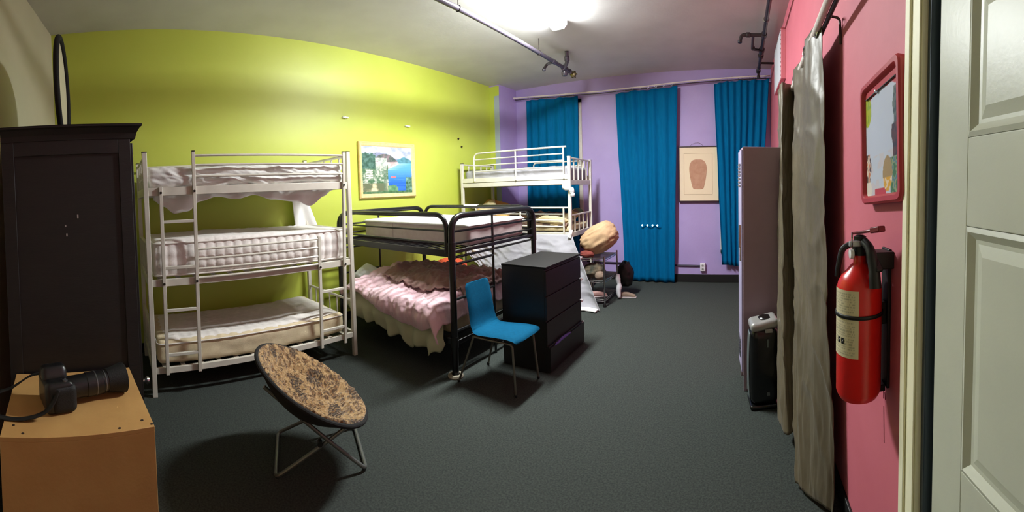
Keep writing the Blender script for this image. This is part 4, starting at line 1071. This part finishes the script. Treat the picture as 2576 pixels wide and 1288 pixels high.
def extinguisher():
    cx, cy, z0 = .413, 1.325, .905
    t = thing('fire_extinguisher','red fire extinguisher strapped to a black bracket on the pink wall','fire extinguisher',(cx,cy,z0))
    r = .080
    MB().lathe([(0,.004),(.05,.002),(.068,.004),(r-.004,.018),(r,.03),(r,.385),(r-.004,.41),(r-.016,.435),(r-.034,.452),(.034,.468),(.024,.478),(.0225,.50),(.0225,.525)],(cx,cy,z0),56).build('cylinder','ext_red',t,smooth=50)
    def lc(z_lo,z_hi,seed):
        def c(u,v):
            n = noise.noise(Vector((u*60,round(v*(z_hi-z_lo)/.009)*3.1,seed)))
            row = (v*(z_hi-z_lo)/.009) % 1
            if row < .45 and n > -.05 and .08<u<.92 and .06<v<.94: return (176,168,138)
            return (222,212,176)
        return c
    def labf(z_lo,z_hi):
        def f(u,v):
            a = radians(130+122*u); return (cx+(r+.0012)*cos(a),cy+(r+.0012)*sin(a),z_lo+(z_hi-z_lo)*v)
        return f
    lb = MB().grid(labf(1.215,1.300),110,20,lc(1.215,1.300,1.)).grid(labf(1.070,1.205),110,36,lc(1.07,1.205,4.)).build_each('label','label',t,smooth=60)[1]
    pc = MB()
    for a0 in (205,192):                       # small pictogram squares near the bottom of the label
        pc.grid(lambda u,v:(cx+(r+.002)*cos(radians(a0+9*u)),cy+(r+.002)*sin(radians(a0+9*u)),1.115+.020*v),6,2)
    pc.build_each('pictogram','ext_black',lb,smooth=60)
    pw = MB()
    for a0 in (206,193):
        pw.grid(lambda u,v:(cx+(r+.0026)*cos(radians(a0+1.5+5*u)),cy+(r+.0026)*sin(radians(a0+1.5+5*u)),1.1185+.010*u+.003*v),4,1)
    pw.build_each('pictogram_mark','tag',lb,smooth=60)
    MB().grid(lambda u,v:(cx+(r+.003)*cos(2*pi*u),cy+(r+.003)*sin(2*pi*u),1.203+.013*v),56,2,closeu=True).build('strap','ext_black',t,smooth=60,solid=.003)
    # valve head, gauge, levers, pin
    zt = z0+.525
    MB().lathe([(0,-.02),(.027,-.02),(.027,.01),(.022,.02),(.022,.045),(.012,.05),(0,.05)],(cx,cy,zt),24).build('valve','ext_black',t)
    MB().lathe([(0,-.014),(.017,-.012),(.018,0)],(cx-.030,cy-.018,zt-.012),18,'x').build('gauge','tag',t)
    d = Vector((.30,-.95,0)).normalized()        # levers point back toward the door
    c0 = Vector((cx,cy,zt))
    MB().bar(c0+d*-.035+Vector((0,0,.052)),c0+d*.105+Vector((0,0,.078)),.026,.010).bar(c0+d*.075+Vector((0,0,.073)),c0+d*.125+Vector((0,0,.083)),.030,.020).build('lever','ext_lever',t,bevel=.004)
    MB().bar(c0+d*-.03+Vector((0,0,.025)),c0+d*.04+Vector((0,0,.02)),.026,.012).bar(c0+d*.035+Vector((0,0,.025)),c0+d*.115+Vector((0,0,-.06)),.028,.016).build('carry_handle','ext_black',t,bevel=.004)
    rg = Vector((cx-.035,cy-.02,zt+.035))
    MB().tube([tuple(rg+Vector((-.25,-.95,0)).normalized()*.026*cos(a)+Vector((0,0,.026*sin(a)))) for a in [2*pi*k/24 for k in range(24)]],.0028,8,closed=True).tube([tuple(rg+Vector((.0,0,-.01))),tuple(rg+Vector((.06,.0,-.005)))],.003,8).build('pin_ring','chrome',t)
    MB().box(cx-.045,cx-.005,cy-.03,cy-.01,zt+.012,zt+.032).build('pin_block','silver',t,bevel=.003)
    MB().tube(spline([(cx-.02,cy+.01,zt+.02),(cx-.055,cy+.02,zt+.0),(cx-.066,cy+.03,zt-.05),(cx-.070,cy+.04,zt-.10)],6),.011,10).build('hose','ext_black',t)
    # nozzle sleeve on the right
    MB().tube(spline([(cx+.005,cy-.035,zt+.03),(cx+.015,cy-.070,zt+.005),(cx+.02,cy-.095,zt-.06),(cx+.022,cy-.105,zt-.115)],6),[.016]*7+[.018]*6+[.020]*6,14).build('nozzle','ext_black',t)
    bk = MB().box(XP-.012,XP,cy-.035,cy+.035,.93,1.43).box(XP-.034,XP-.012,cy-.02,cy+.02,1.16,1.24).box(XP-.075,XP-.012,cy-.022,cy+.022,.915,.94).box(XP-.08,XP,cy-.06,cy+.02,1.365,1.425)
    bk.build('wall_bracket','ext_black',t,bevel=.003)
extinguisher()

def board():
    mt = Matrix.Translation((XP-.016,1.318,1.592)) @ Matrix.Rotation(radians(-4.5),4,'X')
    t = thing('picture_board','red-framed board with collage cut-outs round a pale centre, beside the door','board',mtx=mt)
    L = dict(local=True)      # local: y along the wall (negative = toward the door), z up; visible face -x
    y0,y1,z0,z1 = -.20,.205,.0,.47
    def rr(d,x,r):
        return [(x,p.y,p.z) for p in fillet([(x,y0+d,z0+d),(x,y1-d,z0+d),(x,y1-d,z1-d),(x,y0+d,z1-d)],r,6,closed=True)]
    loops = [rr(0,.014,.04),rr(0,-.020,.04),rr(.006,-.027,.036),rr(.022,-.027,.028),rr(.030,-.018,.022),rr(.032,-.010,.02)]
    n = len(loops[0]); vs = [p for l in loops for p in l]; fs = []
    for i in range(len(loops)-1):
        for k in range(n): fs.append((i*n+k,i*n+(k+1)%n,(i+1)*n+(k+1)%n,(i+1)*n+k))
    MB().add(vs,fs).build('frame','board_red',t,smooth=40,**L)
    def col(u,v):     # u from far edge to door side, v upward
        n = noise.noise(Vector((u*7,v*9,2))); n2 = noise.noise(Vector((u*16,v*22,5)))
        c = (200,206,222)
        if v < .36: c = (206,200,206) if n > .1 else (200,206,220)
        if v > .93-.12*abs(u-.5)+.02*n: c = (196,72,80)
        if v < .06 and .28<u<.62: c = (196,72,80)
        if ((u-.07)/.13)**2+((v-.80)/.14)**2 < 1: c = (176,186,52) if n2>-.2 else (140,168,60)
        if u < .16+.05*n and v < .40:
            c = (90,72,70) if n2>.15 else ((222,206,190) if n2>-.25 else (196,120,80))
            if v < .13: c = (226,218,206)
        if u > .84+.05*n and .46<v<.86: c = (70,88,92) if n2>0 else (104,116,112)
        if u > .80+.06*n and .27<v<.56: c = (92,66,62) if n2>-.1 else (60,58,62)
        if u > .74+.06*n and v < .30: c = (70,120,84) if n2>.1 else ((150,160,120) if n2>-.2 else (92,132,140))
        if ((u-.66)/.13)**2+((v-.17)/.15)**2 < 1: c = (170,142,96) if v>.14 else ((224,168,52) if n2>-.1 else (228,206,180))
        return c
    MB().grid(lambda u,v:(-.0115,y1-.030-(y1-y0-.06)*u,z0+.030+(z1-z0-.06)*v),90,110,col).build('board_face','board',t,smooth=0,**L)
    MB().tube([(-.016,y1-.05,z1-.062),(-.016,y0+.05,z1-.062)],.003,6).build('shelf_groove','hole',t,**L)
    MB().lathe([(0,-.012),(.005,-.010),(.005,0)],(-.014,.03,z1-.062),10,'x').build('hook','chrome',t,**L)
board()
sc = MB()
for (y0,z0,y1,z1) in ((1.352,.89,1.350,.862),(1.338,.893,1.333,.866),(1.347,.835,1.338,.70)): sc.bar((XP-.0008,y0,z0),(XP-.0008,y1,z1),.0016,.0025)
tag(sc.build('wall_scratch','mark',smooth=0),'thin dark scratches on the pink wall under the fire extinguisher','scratch')

# ------------------------------------------------------------------ light, world, camera, view
w = bpy.data.worlds.new('world'); SC.world = w; w.use_nodes = True
w.node_tree.nodes['Background'].inputs['Color'].default_value = (.5,.5,.45,1)
w.node_tree.nodes['Background'].inputs['Strength'].default_value = 0.0

cam = bpy.data.cameras.new('camera_view'); co = bpy.data.objects.new('camera_view', cam); COL.objects.link(co)
cam.type = 'PANO'; cam.panorama_type = 'CENTRAL_CYLINDRICAL'
FPX, Y0 = 1000., 514.
cam.central_cylindrical_radius = 1.
cam.central_cylindrical_range_u_min = -1288/FPX; cam.central_cylindrical_range_u_max = 1288/FPX
cam.central_cylindrical_range_v_min = -(1288-Y0)/FPX; cam.central_cylindrical_range_v_max = Y0/FPX
cam.clip_start = .02; cam.clip_end = 60
al, ro, th0 = radians(2.13), radians(1.6), .575
F0 = Vector((-sin(th0),cos(th0),0)); Zv = Vector((0,0,1))
Fv = F0*cos(al)-Zv*sin(al); Uv = Zv*cos(al)+F0*sin(al); Rv = F0.cross(Zv)
R2 = Rv*cos(ro)-Uv*sin(ro); U2 = Uv*cos(ro)+Rv*sin(ro)
co.matrix_world = Matrix(((R2.x,U2.x,-Fv.x,0),(R2.y,U2.y,-Fv.y,0),(R2.z,U2.z,-Fv.z,1.65),(0,0,0,1)))
SC.camera = co
SC.view_settings.view_transform = 'Standard'; SC.view_settings.look = 'None'
SC.view_settings.gamma = 1; SC.view_settings.use_curve_mapping = False
SC.view_settings.exposure = 1.42
SC.cycles.max_bounces = 7; SC.cycles.diffuse_bounces = 4; SC.cycles.use_adaptive_sampling = True; SC.cycles.adaptive_threshold = .06; SC.cycles.adaptive_min_samples = 16
